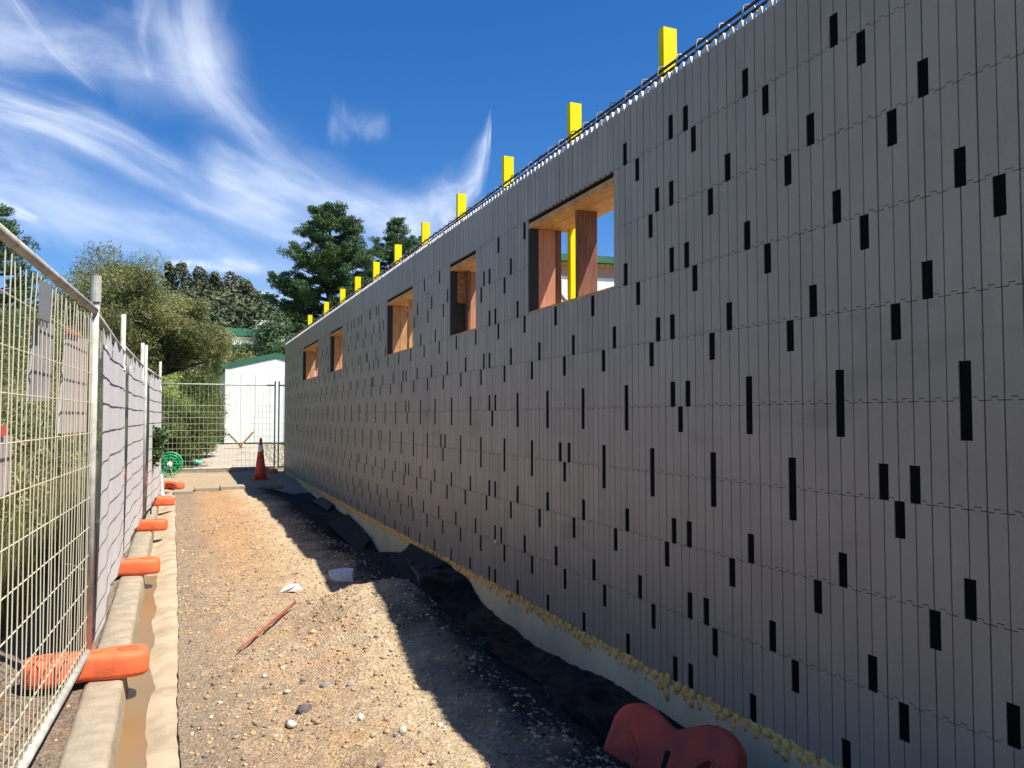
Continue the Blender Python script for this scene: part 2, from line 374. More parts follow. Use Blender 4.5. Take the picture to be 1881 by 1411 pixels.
# verge left of kerb
def verge_h(x, y):
    return .075+smooth(-x, .6, 1.6)*.12+smooth(-x, 1.6, 6)*.3+vnoise(x, y, .3, 12)*.03+vnoise(x, y, .08, 13)*.02+vnoise(x, y, .03, 14)*.008
V, Fq = grid(np.concatenate([np.linspace(-7, -1.3, 30), np.linspace(-1.25, -.39, 50)]), ysteps(-3, 23.6, .03, .006), verge_h)
me = npmesh('verge', V, Fq); me.polygons.foreach_set('use_smooth', [True]*len(Fq)); link('verge', me, M['verge'], kind='structure')

# kerb
def kx(y): return -.275-.0085*(y-4.7)         # front (right) arris of kerb
def kerb():
    ys = ysteps(-3, 17.6, .05, .004); prof = [(-.21, -.1), (-.21, .02), (-.195, .085), (-.17, .103), (-.03, .105), (-.008, .095), (0, .07), (.018, -.1)]
    v = []; f = []; n = len(prof)
    for j, y in enumerate(ys):
        b = float(kx(y))+float(vnoise(y, 0, 1.6, 15))*.02
        for i, (px, pz) in enumerate(prof):
            nx_ = float(vnoise(i*.7, y, .12, 16))*.009; nz_ = float(vnoise(i*.9, y, .09, 17))*.007 if pz > 0 else 0
            v.append((b+px+nx_, y, pz+nz_))
        if j:
            for i in range(n-1): a = (j-1)*n+i; f.append((a, a+1, a+1+n, a+n))
    mb = MB(); mb.add(v, f); return mb
kerb().build('kerb', M['concrete'], smooth=True, kind='structure')
# channel
def chan_h(x, y):
    u = (x-(kx(y)))/(.30)
    return -.054+.052*smooth(u, .0, .8)+vnoise(x, y, .5, 18)*.012+vnoise(x, y, .12, 19)*.006-.012*smooth(-y, -7.5, -3)
def cgrid():
    ys = ysteps(-3, 17.9, .03, .004); us = np.linspace(0, 1, 30); U, Y = np.meshgrid(us, ys); a = kx(Y)-.03; e = edge_x(Y)+.05
    X = a+U*(e-a); Z = chan_h(X, Y); V = np.stack([X, Y, Z], -1).reshape(-1, 3); nx, ny = len(us), len(ys)
    i = (np.arange(nx-1)[None, :]+np.arange(ny-1)[:, None]*nx).ravel(); return V, np.stack([i, i+1, i+1+nx, i+nx], 1)
V, Fq = cgrid(); me = npmesh('channel', V, Fq); me.polygons.foreach_set('use_smooth', [True]*len(Fq)); link('channel', me, M['strip'], kind='structure')
MB().add([(-.5, -2, -.0300), (.05, -2, -.0300), (.0, 8.6, -.0300), (-.5, 8.6, -.0300)], [(0, 1, 2, 3)]).build('puddle', M['water'], kind='structure')
V, Fq = grid(np.linspace(-9, 14, 24), np.linspace(-26, -4.98, 22), lambda x, y: -.01+vnoise(x, y, 2, 44)*.04)
link('rear_bounce_ground', npmesh('rear_bounce_ground', V, Fq), M['pad'], kind='structure')  # unseen pale ground added behind the camera for warm bounce on the wall
# yard beyond
V, Fq = grid(np.linspace(-1.3, 2.88, 40), np.linspace(17.6, 23.62, 50), lambda x, y: (dirt_h(x, y)-.02)*(1-smooth(y, 17.9, 20.5))*smooth(x, .0, .3)+(-.01+vnoise(x, y, .6, 20)*.02)*smooth(y, 17.6, 20.5))
link('yard', npmesh('yard', V, Fq), M['yard'], kind='structure')
V, Fq = grid(np.linspace(0, 1, 14), np.linspace(23.7, 31.2, 30), lambda x, y: x*0)
X0 = V[:, 0]; Yv = V[:, 1]; t = (Yv-23.7)/7.5
V[:, 0] = (-.15+.45*t)+X0*(3.9-.9*t+.15); V[:, 2] = terrain(V[:, 0]*0, Yv)+.03+vnoise(V[:, 0], Yv, .5, 21)*.03
link('gravel_pad', npmesh('gravel_pad', V, Fq), M['pad'], kind='structure')
MB().box(-8, 4.5, 23.62, 23.70, -.15, .09).build('path_edging', M['concrete'], kind='structure')
# broken concrete edging between dirt and yard
e = empty('concrete_edging', (0, 0, 0), label='low broken concrete edging across the end of the dirt strip', cat='edging')
for (a, b_, y_, h_) in ((-.14, .22, 16.9, .06), (.25, .72, 17.35, .075), (.75, 1.25, 17.4, .085)):
    MB().box(a, b_, y_, y_+.6, -.1, h_).build('concrete_piece', M['concrete'], e, bevel=.012)

# stones
ico = []
def rock_verts(n_rocks, centers, sizes):
    b = bmesh.new(); bmesh.ops.create_icosphere(b, subdivisions=1, radius=1); b.verts.ensure_lookup_table()
    base = np.array([v.co for v in b.verts]); fc = np.array([[v.index for v in f.verts] for f in b.faces]); b.free()
    nv = len(base); N = len(centers)
    jit = 1+rng.uniform(-.42, .42, (N, nv, 1)); sc = rng.uniform(.6, 1.25, (N, 1, 3))*np.array([1, 1, .7]); a = rng.uniform(0, 6.28, N)
    P = base[None]*jit*sc*sizes[:, None, None]; ca, sa = np.cos(a)[:, None], np.sin(a)[:, None]
    x = P[..., 0]*ca-P[..., 1]*sa; y = P[..., 0]*sa+P[..., 1]*ca; P = np.stack([x, y, P[..., 2]], -1)+centers[:, None, :]
    Fx = (fc[None]+np.arange(N)[:, None, None]*nv).reshape(-1, 3); return P.reshape(-1, 3), Fx
def scatter(name, n_, x0, x1, y0, y1, s0, s1, m, hf, pw=2.2):
    x = rng.uniform(x0, x1, n_); y = y0+(y1-y0)*rng.random(n_)**1.7; keep = x > edge_x(y)+.01 if x0 > -.1 else x < 99
    dens = vnoise(x, y, .7, 22)+.5; keep &= rng.random(n_) < .25+dens
    x, y = x[keep], y[keep]; s = s0+(s1-s0)*rng.random(len(x))**pw*1.0; z = hf(x, y)+s*.15
    V, Fx = rock_verts(len(x), np.stack([x, y, z], -1), s); link(name, npmesh(name, V, Fx), m, kind='stuff')
scatter('gravel', 24000, -.02, 1.85, 2.4, 13, .002, .018, M['stones'], dirt_h, 5)
scatter('shade_dark_gravel', 7000, 1.55, 2.6, 2.0, 12, .003, .018, M['stones_dark'], dirt_h, 3)  # pebbles in the shade-darkened stone colour
scatter('verge_gravel', 2500, -1.2, -.5, 2.4, 12, .003, .013, M['stones'], verge_h, 3)
rock_spots = [(575, 1163, .035, (.58, .44, .24), 'ochre clod beside the upper end of the rusty rod'),
    (558, 1252, .035, (.24, .20, .18), 'grey stone lower right of the rusty rod'), (487, 1243, .02, (.6, .56, .45), 'white pebble below the lower end of the rusty rod'),
    (527, 1273, .024, (.55, .50, .36), 'pale cream pebble in the middle of the near gravel'), (600, 1262, .035, (.25, .22, .22), 'blue grey stone in the middle of the near gravel'),
    (645, 1258, .03, (.32, .28, .27), 'mid grey stone near the shade edge'), (557, 1308, .04, (.12, .10, .11), 'darkest purple grey stone in the near gravel'),
    (662, 1321, .022, (.72, .70, .66), 'bright white chip near the shade edge'), (535, 1335, .03, (.55, .50, .42), 'cream stone at the bottom middle of the gravel'),
    (680, 1182, .03, (.36, .31, .28), 'flat grey stone near the mound top beside the shade'), (252, 1153, .022, (.66, .56, .40), 'small pale stone lying in the wet channel'),
    (740, 1345, .028, (.58, .53, .42), 'cream stone close to the shade edge at the bottom')]
for (px, py, s, c, lab) in rock_spots:
    r = ray(px, py); t = (HC-.0)/-r.z
    for _ in range(4):
        x, y = t*r.x, t*r.y; z = float(dirt_h(x, y)) if x > edge_x(y) else float(chan_h(x, y)); t = (HC-z)/-r.z
    V, Fx = rock_verts(1, np.array([[0, 0, 0.]]), np.array([s])); me = npmesh('stone', V, Fx)
    o = link('stone', me, mat('stone_colour', c, .85, .2, col2=tuple(k*.8 for k in c), scale=40, bump=.004, bscale=90), loc=(t*r.x, t*r.y, HC+t*r.z+s*.25))
    tag(o, label=lab, cat='stone')

# ------------------------------------------------------------------ the ICF wall
P_ = .075; SEAM0 = 3.82; NC = 9; CH = .4; TOP = 3.58
I0, I1 = -100, 256
def sy(i): return SEAM0+P_*i
J = {0: 0, 1: -2, 2: 0, 3: -20, 4: 0, 5: 2, 6: 0, 7: 2, 8: 0}
WIN = [(10, 29), (46, 57), (77, 95), (140, 157), (177, 208)]
def in_win(i, k):     # panel column i (between seams i and i+1)
    return k in (6, 7) and any(a <= i < b for a, b in WIN)
Bs = {k: set() for k in range(NC)}; Ts = {k: set() for k in range(NC)}
for k in range(NC):
    for n_ in range(-30, 45):
        c = J[k]+8*n_
        if n_ % 5 == 0: Bs[k] |= {c-1, c+1}
        else: Bs[k].add(c)
        if k < 8: Ts[k].add(c+4)
for k in (5, 6, 7):
    for i in range(100, 250):
        if random.random() < .07: (Bs if random.random() < .5 else Ts)[k].add(i)
def seam_ok(i, k):
    if k in (6, 7) and any(a <= i <= b for a, b in WIN): return False
    return I0 < i < I1
for k in range(NC):
    Bs[k] = {i for i in Bs[k] if seam_ok(i, k) and not (k == 8 and i > 8)}; Ts[k] = {i for i in Ts[k] if seam_ok(i, k)}
SW, SH = .0255, .148
cache = {}
def panel_mesh(lB, lT, rB, rT, k, jit):
    key = (lB, lT, rB, rT, k if k in (0, 8) else 4, jit)
    if key in cache: return cache[key]
    g = .0021+.0006*jit; y0, y1 = g, P_-g; H = (TOP-3.2) if k == 8 else CH
    zb, zt = .0016, H-.0016; m = P_/2; tw = .0118; th_ = .0125
    pts = []      # counter-clockwise seen from -X (y to the left...) order kept consistent
    # bottom edge from left to right
    if lB: pts += [(y0, SH), (SW, SH), (SW, zb)]
    else: pts += [(y0, zb)]
    if k > 0: pts += [(m-tw-.001, zb), (m-tw-.001, zb+th_), (m+tw+.001, zb+th_), (m+tw+.001, zb)]
    if rB: pts += [(P_-SW, zb), (P_-SW, SH), (y1, SH)]
    else: pts += [(y1, zb)]
    if rT: pts += [(y1, H-SH), (P_-SW, H-SH), (P_-SW, zt)]
    else: pts += [(y1, zt)]
    if k < 8: pts += [(m+tw, zt), (m+tw, zt+th_), (m-tw, zt+th_), (m-tw, zt)]
    if lT: pts += [(SW, zt), (SW, H-SH), (y0, H-SH)]
    else: pts += [(y0, zt)]
    n = len(pts); b = .0009
    v = [(0, y, z) for y, z in pts]+[(.014, y, z) for y, z in pts]
    f = [tuple(range(n))[::-1]]+[(i, (i+1) % n, (i+1) % n+n, i+n) for i in range(n)]
    me = bpy.data.meshes.new('panel'); me.from_pydata(v, [], f); me.update()
    me.materials.append(M['eps']); cache[key] = me; return me
wall = empty('block_wall', (D, 0, 0), label='long grey insulated block wall with black slots and five window openings', cat='wall')
W = (0, 0, 0)
cands = []
for k in range(NC):
    for i in range(I0, I1):
        if in_win(i, k): continue
        p = proj((D, sy(i)+.037, k*CH+.2)); sc = 0
        if p and -10 < p[0] < 1891 and -60 < p[1] < 1470: sc = 1/p[2]
        cands.append((sc, i, k))
cands.sort(reverse=True)
mb = MB()
for n_, (sc, i, k) in enumerate(cands):
    me = panel_mesh(i in Bs[k], i in Ts[k], i+1 in Bs[k], i+1 in Ts[k], k, (i*7+k*3) % 3)
    dx = (((i*37+k*101) % 11)-5)*.00016
    if n_ < 300:
        o = bpy.data.objects.new('panel', me); COL.objects.link(o); o.parent = wall; o.location = (dx, sy(i), k*CH)
    else:
        mb.add([(v.co.x+dx, v.co.y+sy(i), v.co.z+k*CH) for v in me.vertices], [tuple(p.vertices) for p in me.polygons])
mb.build('panel_run', M['eps'], wall, kind='stuff')
# web strips
smb = MB().box(0, .0085, -SW+.0008, SW-.0008, 0, SH-.001)
for q in (-.012, .0, .012): smb.box(-.0012, -.0001, q-.0018, q+.0018, .006, SH-.008)
sme = smb.mesh('web_strip'); sme.materials.append(M['web'])
st = []
for k in range(NC):
    for i in Bs[k]: st.append((i, k*CH+.0005))
    for i in Ts[k]: st.append((i, k*CH+CH-SH+.0005))
def sscore(t):
    p = proj((D, sy(t[0]), t[1]+.07)); return -(1/p[2] if p and -10 < p[0] < 1891 and -30 < p[1] < 1441 else 0)
st.sort(key=sscore); rest = MB()
for n_, (i, z) in enumerate(st):
    if n_ < 300:
        o = bpy.data.objects.new('web_strip', sme); COL.objects.link(o); o.parent = wall; o.location = (.0045, sy(i), z)
    else: rest.add([(v.co.x+.0045, v.co.y+sy(i), v.co.z+z) for v in sme.vertices], [tuple(p.vertices) for p in sme.polygons])
rest.build('web_strip_run', M['web'], wall, kind='stuff')
# core with window holes
cb = MB(); X0c, X1c = .0145, .28
cb.box(X0c, X1c, sy(I0), sy(I1)-.004, .0, 2.398); cb.box(X0c, X1c, sy(I0), sy(I1)-.004, 3.2, TOP-.006)
edges = [sy(I0)]+[q for a, b_ in WIN for q in (sy(a), sy(b_))]+[sy(I1)-.004]
for q in range(0, len(edges), 2): cb.box(X0c, X1c, edges[q], edges[q+1], 2.3985, 3.1995)
cb.build('wall_core', M['core'], wall)
# knobs on top
kb = MB().add([(0, -.024, 0), (.045, -.024, 0), (.045, .020, 0), (0, .020, 0), (.004, -.006, .046), (.037, -.006, .046), (.037, .019, .040), (.004, .019, .040)],
              [(0, 3, 2, 1), (4, 5, 6, 7), (0, 1, 5, 4), (1, 2, 6, 5), (2, 3, 7, 6), (3, 0, 4, 7)])
kme = kb.mesh('interlock_knob'); kme.materials.append(M['white_eps']); rest = MB()
for i in range(I0, I1):
    y = sy(i)+P_/2
    if -14 <= i < 130:
        o = bpy.data.objects.new('interlock_knob', kme); COL.objects.link(o); o.parent = wall; o.location = (.003, y, TOP-.002)
    else: rest.add([(v.co.x+.003, v.co.y+y, v.co.z+TOP-.002) for v in kme.vertices], [tuple(p.vertices) for p in kme.polygons])
rest.build('interlock_knob_run', M['white_eps'], wall, kind='stuff')
# window bucks
for n_, (a, b_) in enumerate(WIN):
    ya, yb = sy(a)+.002, sy(b_)-.002
    bk = empty('window_buck', (D, 0, 0)); bk.parent = wall; bk.location = (0, 0, 0); bk.matrix_parent_inverse = Matrix()
    def P2(name, m, x0, x1, y0, y1, z0, z1): return MB().box(x0, x1, y0, y1, z0, z1).build(name, m, bk, bevel=.002)
    P2('head_board', M['timber'], .004, .135, ya, yb, 3.125, 3.168); P2('head_board', M['timber'], .139, .36, ya, yb, 3.125, 3.168)  # rear board extended past the wall to shrink sun patches on the jamb
    P2('sill_board', M['timber'], .003, .285, ya, yb, 2.4, 2.422)
    P2('near_jamb', M['stud'], .07, .285, ya, ya+.04, 2.424, 3.123)
    P2('jamb_strip', M['core'], .006, .072, yb-.04, yb, 2.424, 3.123)
    if n_ == 0:
        P2('jamb_stud', M['pink'], .078, .235, yb-.045, yb, 2.424, 3.123)
        P2('jamb_stud', M['brown'], .238, .288, yb-.05, yb-.005, 2.424, 3.123)
        P2('prop_stud', M['brown'], .10, .268, 5.28, 5.325, 2.424, 3.123)
    elif n_ == 1:
        P2('osb_panel', M['osb'], .076, .2, yb-.03, yb-.002, 2.78, 3.123); P2('jamb_board', M['core'], .076, .2, yb-.03, yb-.002, 2.424, 2.777)
        P2('prop_stud', M['brown'], .17, .20, yb-.12, yb-.034, 2.424, 3.123); P2('jamb_stud', M['pink'], .205, .285, yb-.045, yb-.0, 2.424, 3.123)
    else:
        P2('jamb_stud', M['stud'], .074, .18, yb-.04, yb, 2.424, 3.123); P2('jamb_stud', M['stud'], .183, .285, yb-.046, yb, 2.424, 3.123)
        P2('prop_stud', M['stud'] if n_ != 4 else M['pink'], .14, .285, (ya+yb)/2, (ya+yb)/2+.045, 2.424, 3.123)
# foam beads
def foam_bead(seed):
    r_ = random.Random(seed); mb_ = MB()
    b = bmesh.new()
    for q in range(r_.choice((2, 3, 3))):
        mtx = Matrix.Translation((-.008-r_.random()*.014, (r_.random()-.5)*.02, -.008-q*.022)) @ Matrix.Diagonal((.015+r_.random()*.007, .019+r_.random()*.009, .022+r_.random()*.010, 1))
        bmesh.ops.create_icosphere(b, subdivisions=2, radius=1, matrix=mtx)
    for v in b.verts: v.co += Vector((r_.uniform(-1, 1), r_.uniform(-1, 1), r_.uniform(-1, 1)))*.0036
    me = bpy.data.meshes.new('foam_bead'); b.to_mesh(me); b.free(); me.polygons.foreach_set('use_smooth', [True]*len(me.polygons)); me.materials.append(M['foam']); return me
fms = [foam_bead(s) for s in range(9)]; rest = MB()
for i in range(-30, I1*1):
    me = fms[random.randrange(9)]; y = sy(i)+P_*.5+random.uniform(-.01, .01); s = random.uniform(.85, 1.2); dz = random.uniform(-.008, .006); drop = random.random() < .12
    if -16 <= i < 75:
        o = bpy.data.objects.new('foam_bead', me); COL.objects.link(o); o.parent = wall; o.location = (.004, y, .004+dz); o.scale = (s, s, s*(1.5 if drop else 1))
    else: rest.add([(v.co.x*s+.004, v.co.y*s+y, v.co.z*s+.004+dz) for v in me.vertices], [tuple(p.vertices) for p in me.polygons])
for i in range(-20, 200):
    me = fms[random.randrange(9)]; y = sy(i)+random.uniform(-.02, .02); s = random.uniform(.6, 1.0)
    rest.add([(v.co.x*s+.008, v.co.y*s*1.2+y, v.co.z*s-.022) for v in me.vertices], [tuple(p.vertices) for p in me.polygons])
fy = np.arange(sy(-30), 23.0, .028); K_ = 8; fv = []; ff = []
for a_, yy in enumerate(fy):
    rr = .017+.013*abs(math.sin((yy-SEAM0)/P_*math.pi))+random.uniform(-.003, .004); dz = float(vnoise(yy, 0, .22, 50))*.022-.014
    for k in range(K_): t = 2*math.pi*k/K_; fv.append((.009+math.cos(t)*rr*.62+random.uniform(-.002, .002), yy, dz+math.sin(t)*rr*1.1+random.uniform(-.002, .002)))
    if a_:
        for k in range(K_): b0 = (a_-1)*K_; ff.append((b0+k, b0+(k+1) % K_, b0+K_+(k+1) % K_, b0+K_+k))
rest.add(fv, ff)
o = rest.build('foam_seal', M['foam'], wall, smooth=True, kind='stuff')
# a stray foam blob stuck to a lower joint
b = bmesh.new(); bmesh.ops.create_icosphere(b, subdivisions=2, radius=.024); me = bpy.data.meshes.new('foam_dab'); b.to_mesh(me); b.free()
link('foam_dab', me, M['slab'], wall, loc=(-.008, 6.70, .40))
# footing
ft = MB(); ft.box(D-.022, D+.5, WY0, 23.0, -.9, -.022)
ft.build('foundation_slab', M['slab'], kind='structure')
MB().box(D+.29, 8, -4, 26, -.3, -.05).build('floor_slab', M['concrete'], kind='structure')

# rebar cage
cage = empty('rebar_cage', (D, 0, 0), label='rusty reinforcing bars with bent wire ties running along the wall top', cat='rebar')
def wavy(x, z, a, s):
    return [(x+math.sin(y*1.7+s)*a, y, z+math.sin(y*2.3+s*2)*a) for y in np.arange(WY0+1, 22.9, .4)]
for (x, z, s) in ((.070, TOP+.13, 0), (.165, TOP+.12, 2), (.075, TOP+.098, 4)):
    MB().tube(wavy(x, z, .003, s), .009, 6).build('bar', M['rebar'], cage, smooth=True)
tieM = []
for s in range(3):
    r_ = random.Random(s); q = MB()
    q.tube([(.045, 0, -.02), (.05, .004, .05), (.052, 0, .12), (.06, 0, .152), (.09, -.004, .160), (.11, -.02, .145), (.13, -.05, .06), (.13, -.06, -.02)], .0045, 5)
    q.tube([(.05, .0, .115), (.09, .06, .03), (.13, .09, -.01)], .0035, 5)
    m_ = q.mesh('tie', True); m_.materials.append(M['tie']); tieM.append(m_)
m2 = tieM[1].copy(); m2.materials.clear(); m2.materials.append(M['rebar']); tieM[1] = m2
y = .9; n_ = 0
while y < 22.8:
    o = bpy.data.objects.new('tie', tieM[n_ % 3] if y > 4.6 else tieM[0]); COL.objects.link(o); o.parent = cage; o.location = (random.uniform(-.004, .006), y, TOP)
    o.rotation_euler = (0, 0, random.uniform(-.15, .15)); y += .2 if y < 12 else .3; n_ += 1

# braces behind the wall
brY = [4.45, 5.852, 7.339, 8.802, 10.306, 11.81, 13.29, 14.84, 16.38, 18.39, 20.92]
ordn = ['nearest the camera', 'second, also seen through the first window', 'third from the camera', 'fourth from the camera', 'fifth from the camera', 'sixth from the camera',
        'seventh from the camera', 'fourth from the far end', 'third from the far end', 'second from the far end', 'at the far end, shortest in view']
bm_ = MB(); w_, d_, t_ = .108, .06, .006
prof = [(0, 0), (w_, 0), (w_, d_), (w_-t_, d_), (w_-t_, t_), (t_, t_), (t_, d_), (0, d_)]
v = [(x, y, 0) for x, y in prof]+[(x, y, 4.215) for x, y in prof]; n = 8
bm_.add(v, [tuple(range(n))[::-1], tuple(range(n, 2*n))]+[(i, (i+1) % n, (i+1) % n+n, i+n) for i in range(n)])
bme = bm_.mesh('post'); bme.materials.append(M['yellow'])
pme = MB().box(-.03, .15, -.03, .12, -.045, -.001).mesh('foot_plate'); pme.materials.append(M['yellow'])
dme = MB().bar((.06, .03, 2.6), (1.5, .03, 0), .05, .05).mesh('prop'); dme.materials.append(M['yellow'])
for y, od in zip(brY, ordn):
    r_ = empty('wall_brace', (2.995, y, 0), label='yellow steel brace post rising behind the wall, '+od, cat='brace', group='yellow brace posts behind the wall')
    for nm, me in (('post', bme), ('foot_plate', pme), ('prop', dme)): link(nm, me, None, r_)

# ------------------------------------------------------------------ black polythene in the trench
def poly_sheet():
    ys = np.arange(2.4, 9.3, .04); us = np.linspace(0, 1, 40); V = []
    for y in ys:
        xe = 2.02+float(vnoise(y, 0, .6, 30))*.35+.16*math.exp(-((y-8.6)/.8)**2); zt = np.interp(y, ZW_Y, ZW_Z)+.045+float(vnoise(y, 3, .35, 31))*.05
        for u in us:
            x = xe+(2.636-xe)*u
            z = float(dirt_h(x, y))+.022+abs(float(vnoise(x*1.2, y, .16, 32)))*.07+float(vnoise(x, y*.5, .10, 36))*.05*math.sin(u*math.pi)
            z = z*(1-max(0, (u-.86)/.14))+max(zt, z)*max(0, (u-.86)/.14)
            if u < .06: z -= .035
            V.append((x, y, z))
    nx, ny = len(us), len(ys); i = (np.arange(nx-1)[None, :]+np.arange(ny-1)[:, None]*nx).ravel()
    return npmesh('polythene_sheet', np.array(V), np.stack([i, i+1, i+1+nx, i+nx], 1))
me = poly_sheet(); me.polygons.foreach_set('use_smooth', [True]*len(me.polygons))
link('polythene_sheet', me, M['plastic'], label='crumpled black polythene sheet lying in the trench along the wall', cat='plastic sheet')
def flap(name, A, B, C, Dd, lab, n=16, amp=.04, s=0):
    A, B, C, Dd = map(Vector, (A, B, C, Dd)); V = []
    for i in range(n+1):
        for j in range(n+1):
            u, v_ = i/n, j/n; p = (A*(1-u)+B*u)*(1-v_)+(Dd*(1-u)+C*u)*v_
            k = float(vnoise(u*3, v_*3, 1, 33+s))*amp+float(vnoise(u*8, v_*8, 1, 34+s))*amp*.4
            V.append((p.x-k, p.y+k, p.z+k*.6))
    i = (np.arange(n)[None, :]+np.arange(n)[:, None]*(n+1)).ravel(); me = npmesh(name, np.array(V), np.stack([i, i+1, i+n+2, i+n+1], 1))
    me.polygons.foreach_set('use_smooth', [True]*len(me.polygons)); return link(name, me, M['plastic'], label=lab, cat='plastic sheet')
flap('polythene_flap', (1.86, 8.1, -.10), (2.52, 9.1, .045), (2.60, 8.0, .0), (2.15, 7.7, -.16), 'black polythene flap standing up like a tent between dirt and wall')
flap('polythene_flap', (2.30, 10.9, -.36), (2.60, 11.6, -.25), (2.62, 13.4, -.10), (2.15, 12.8, -.16), 'black polythene fold lying against the deep part of the wall footing', s=5, amp=.02)
flap('polythene_flap', (2.40, 14.2, -.13), (2.63, 14.8, -.08), (2.63, 16.2, -.07), (2.42, 16.0, -.13), 'narrow crumpled polythene strip near the far wall end', s=8, amp=.015)

# ------------------------------------------------------------------ plastic fence feet
def bone(L=.66, Wd=.245, waist=.155, H=.15, holes=True, n=48):
    prof = [(.0, .018), (.012, .004), (.03, 0), (H-.035, 0), (H-.014, .006), (H-.003, .018), (H, .034)]
    out = []
    for k in range(n):
        t = 2*math.pi*k/n; c, s = math.cos(t), math.sin(t)
        x = L/2*math.copysign(abs(c)**.42, c); y = math.copysign(abs(s)**.5, s)
        hw = waist/2+(Wd-waist)/2*min(1, max(0, (abs(x)/(L/2)-.12)/.34))**1.2 if abs(x)/(L/2) > .12 else waist/2
        out.append((x, y*hw))
    mb_ = MB(); v = []; f = []
    for z, ins in prof:
        for x, y in out: v.append((x*(1-ins/(L/2)), y*(1-ins/(Wd/2)), z))
    for i in range(len(prof)-1):
        for k in range(n): f.append((i*n+k, i*n+(k+1) % n, (i+1)*n+(k+1) % n, (i+1)*n+k))
    f.append(tuple(range(n))[::-1]); f.append(tuple(range((len(prof)-1)*n, len(prof)*n))); mb_.add(v, f); return mb_
bone_me = bone(.62, .235, .15, .135).mesh('foot_body', True); bone_me.materials.append(M['orange'])
sock = MB(); 
for sx in (-.05, .0, .05): sock.lathe([(.022, .1352), (.022, .1385), (.016, .1386), (.016, .1365)], 12, (sx, 0, 0))
sock_me = sock.mesh('socket_ring', True); sock_me.materials.append(M['orange'])
emb_mes = []
for s_ in (-1, 1):
    emb = MB(); emb.tube([(s_*.20+math.cos(t)*.05, math.sin(t)*.035, .1375) for t in np.linspace(0, 6.28, 14)], .004, 5)
    for q in (-.022, .0, .022): emb.box(s_*.20+q-.006, s_*.20+q+.006, -.014, .014, .1345, .1395)
    em = emb.mesh('raised_emblem', True); em.materials.append(M['orange']); emb_mes.append(em)
def foot(loc, rz, lab, name='ballast_block', sc=1.0, tilt=(0, 0)):
    r_ = empty(name, loc, rz, label=lab, cat='fence foot', group='orange plastic fence feet'); r_.rotation_euler = (tilt[0], tilt[1], rz); r_.scale = (sc,)*3
    link('foot_body', bone_me, None, r_); link('socket_ring', sock_me, None, r_); [link('raised_emblem', em, None, r_) for em in emb_mes]
    return r_
foot((-.46, 4.93, .108), R(4), 'orange plastic fence foot nearest the camera, half seen through the wire mesh')
foot((-.475, 8.0, .108), R(3), 'orange plastic fence foot under the joint of the first and second cloth panels')
foot((-.46, 11.0, .105), R(-2), 'orange plastic fence foot under the far end of the second cloth panel')
foot((-.40, 14.0, .105), R(2), 'orange plastic fence foot just before the white pipes')
foot((-.62, 18.2, .04), R(-6), 'pale orange fence foot behind the white pipes near the hose reel')
foot((-.15, 18.3, .02), R(-60), 'small orange fence foot turned sideways to the right of the white pipes')
foot((-.95, 17.2, .32), R(8), 'orange fence foot raised on the verge under the leafy shrub')
# second colour foot, maroon in shade, beside cone
foot((2.33, 22.6, -.03), R(90), 'dark orange fence foot under the gate post beside the wall end')
# used block lying in trench
r_ = empty('ballast_block', (2.27, 3.31, -.19), 0, label='dirty red orange fence foot leaning in the trench at the bottom of the view', cat='fence foot')
r_.rotation_euler = (R(52), R(4), R(-58)); r_.scale = (1.04, 1.5, 1.1)
bo = bone(.64, .30, .19, .16).mesh('foot_body', True); bo.materials.append(M['orange_old']); link('foot_body', bo, None, r_)
sl_ = MB(); sl_.box(-.012, .012, -.075, .02, .150, .1612); sl_.build('slot', M['dark'], r_)
for s_ in (-1, 1):
    rg = MB().tube([(s_*.17+math.cos(t)*.05*.8-math.sin(t)*.022*.6, math.cos(t)*.05*.6*s_+math.sin(t)*.022*.8, .160) for t in np.linspace(0, 6.28, 18)], .007, 6).build('raised_rim', M['orange_old'], r_, smooth=True)
    MB().add([(s_*.17+math.cos(t)*.045*.8-math.sin(t)*.018*.6, math.cos(t)*.045*.6*s_+math.sin(t)*.018*.8, .1612) for t in np.linspace(0, 6.28, 18)[:-1]], [tuple(range(17))]).build('handle_recess', mat('recess_shade', (.20, .035, .02), .9, .1), r_)  # flat face, the hollow's shade is painted as its dark colour

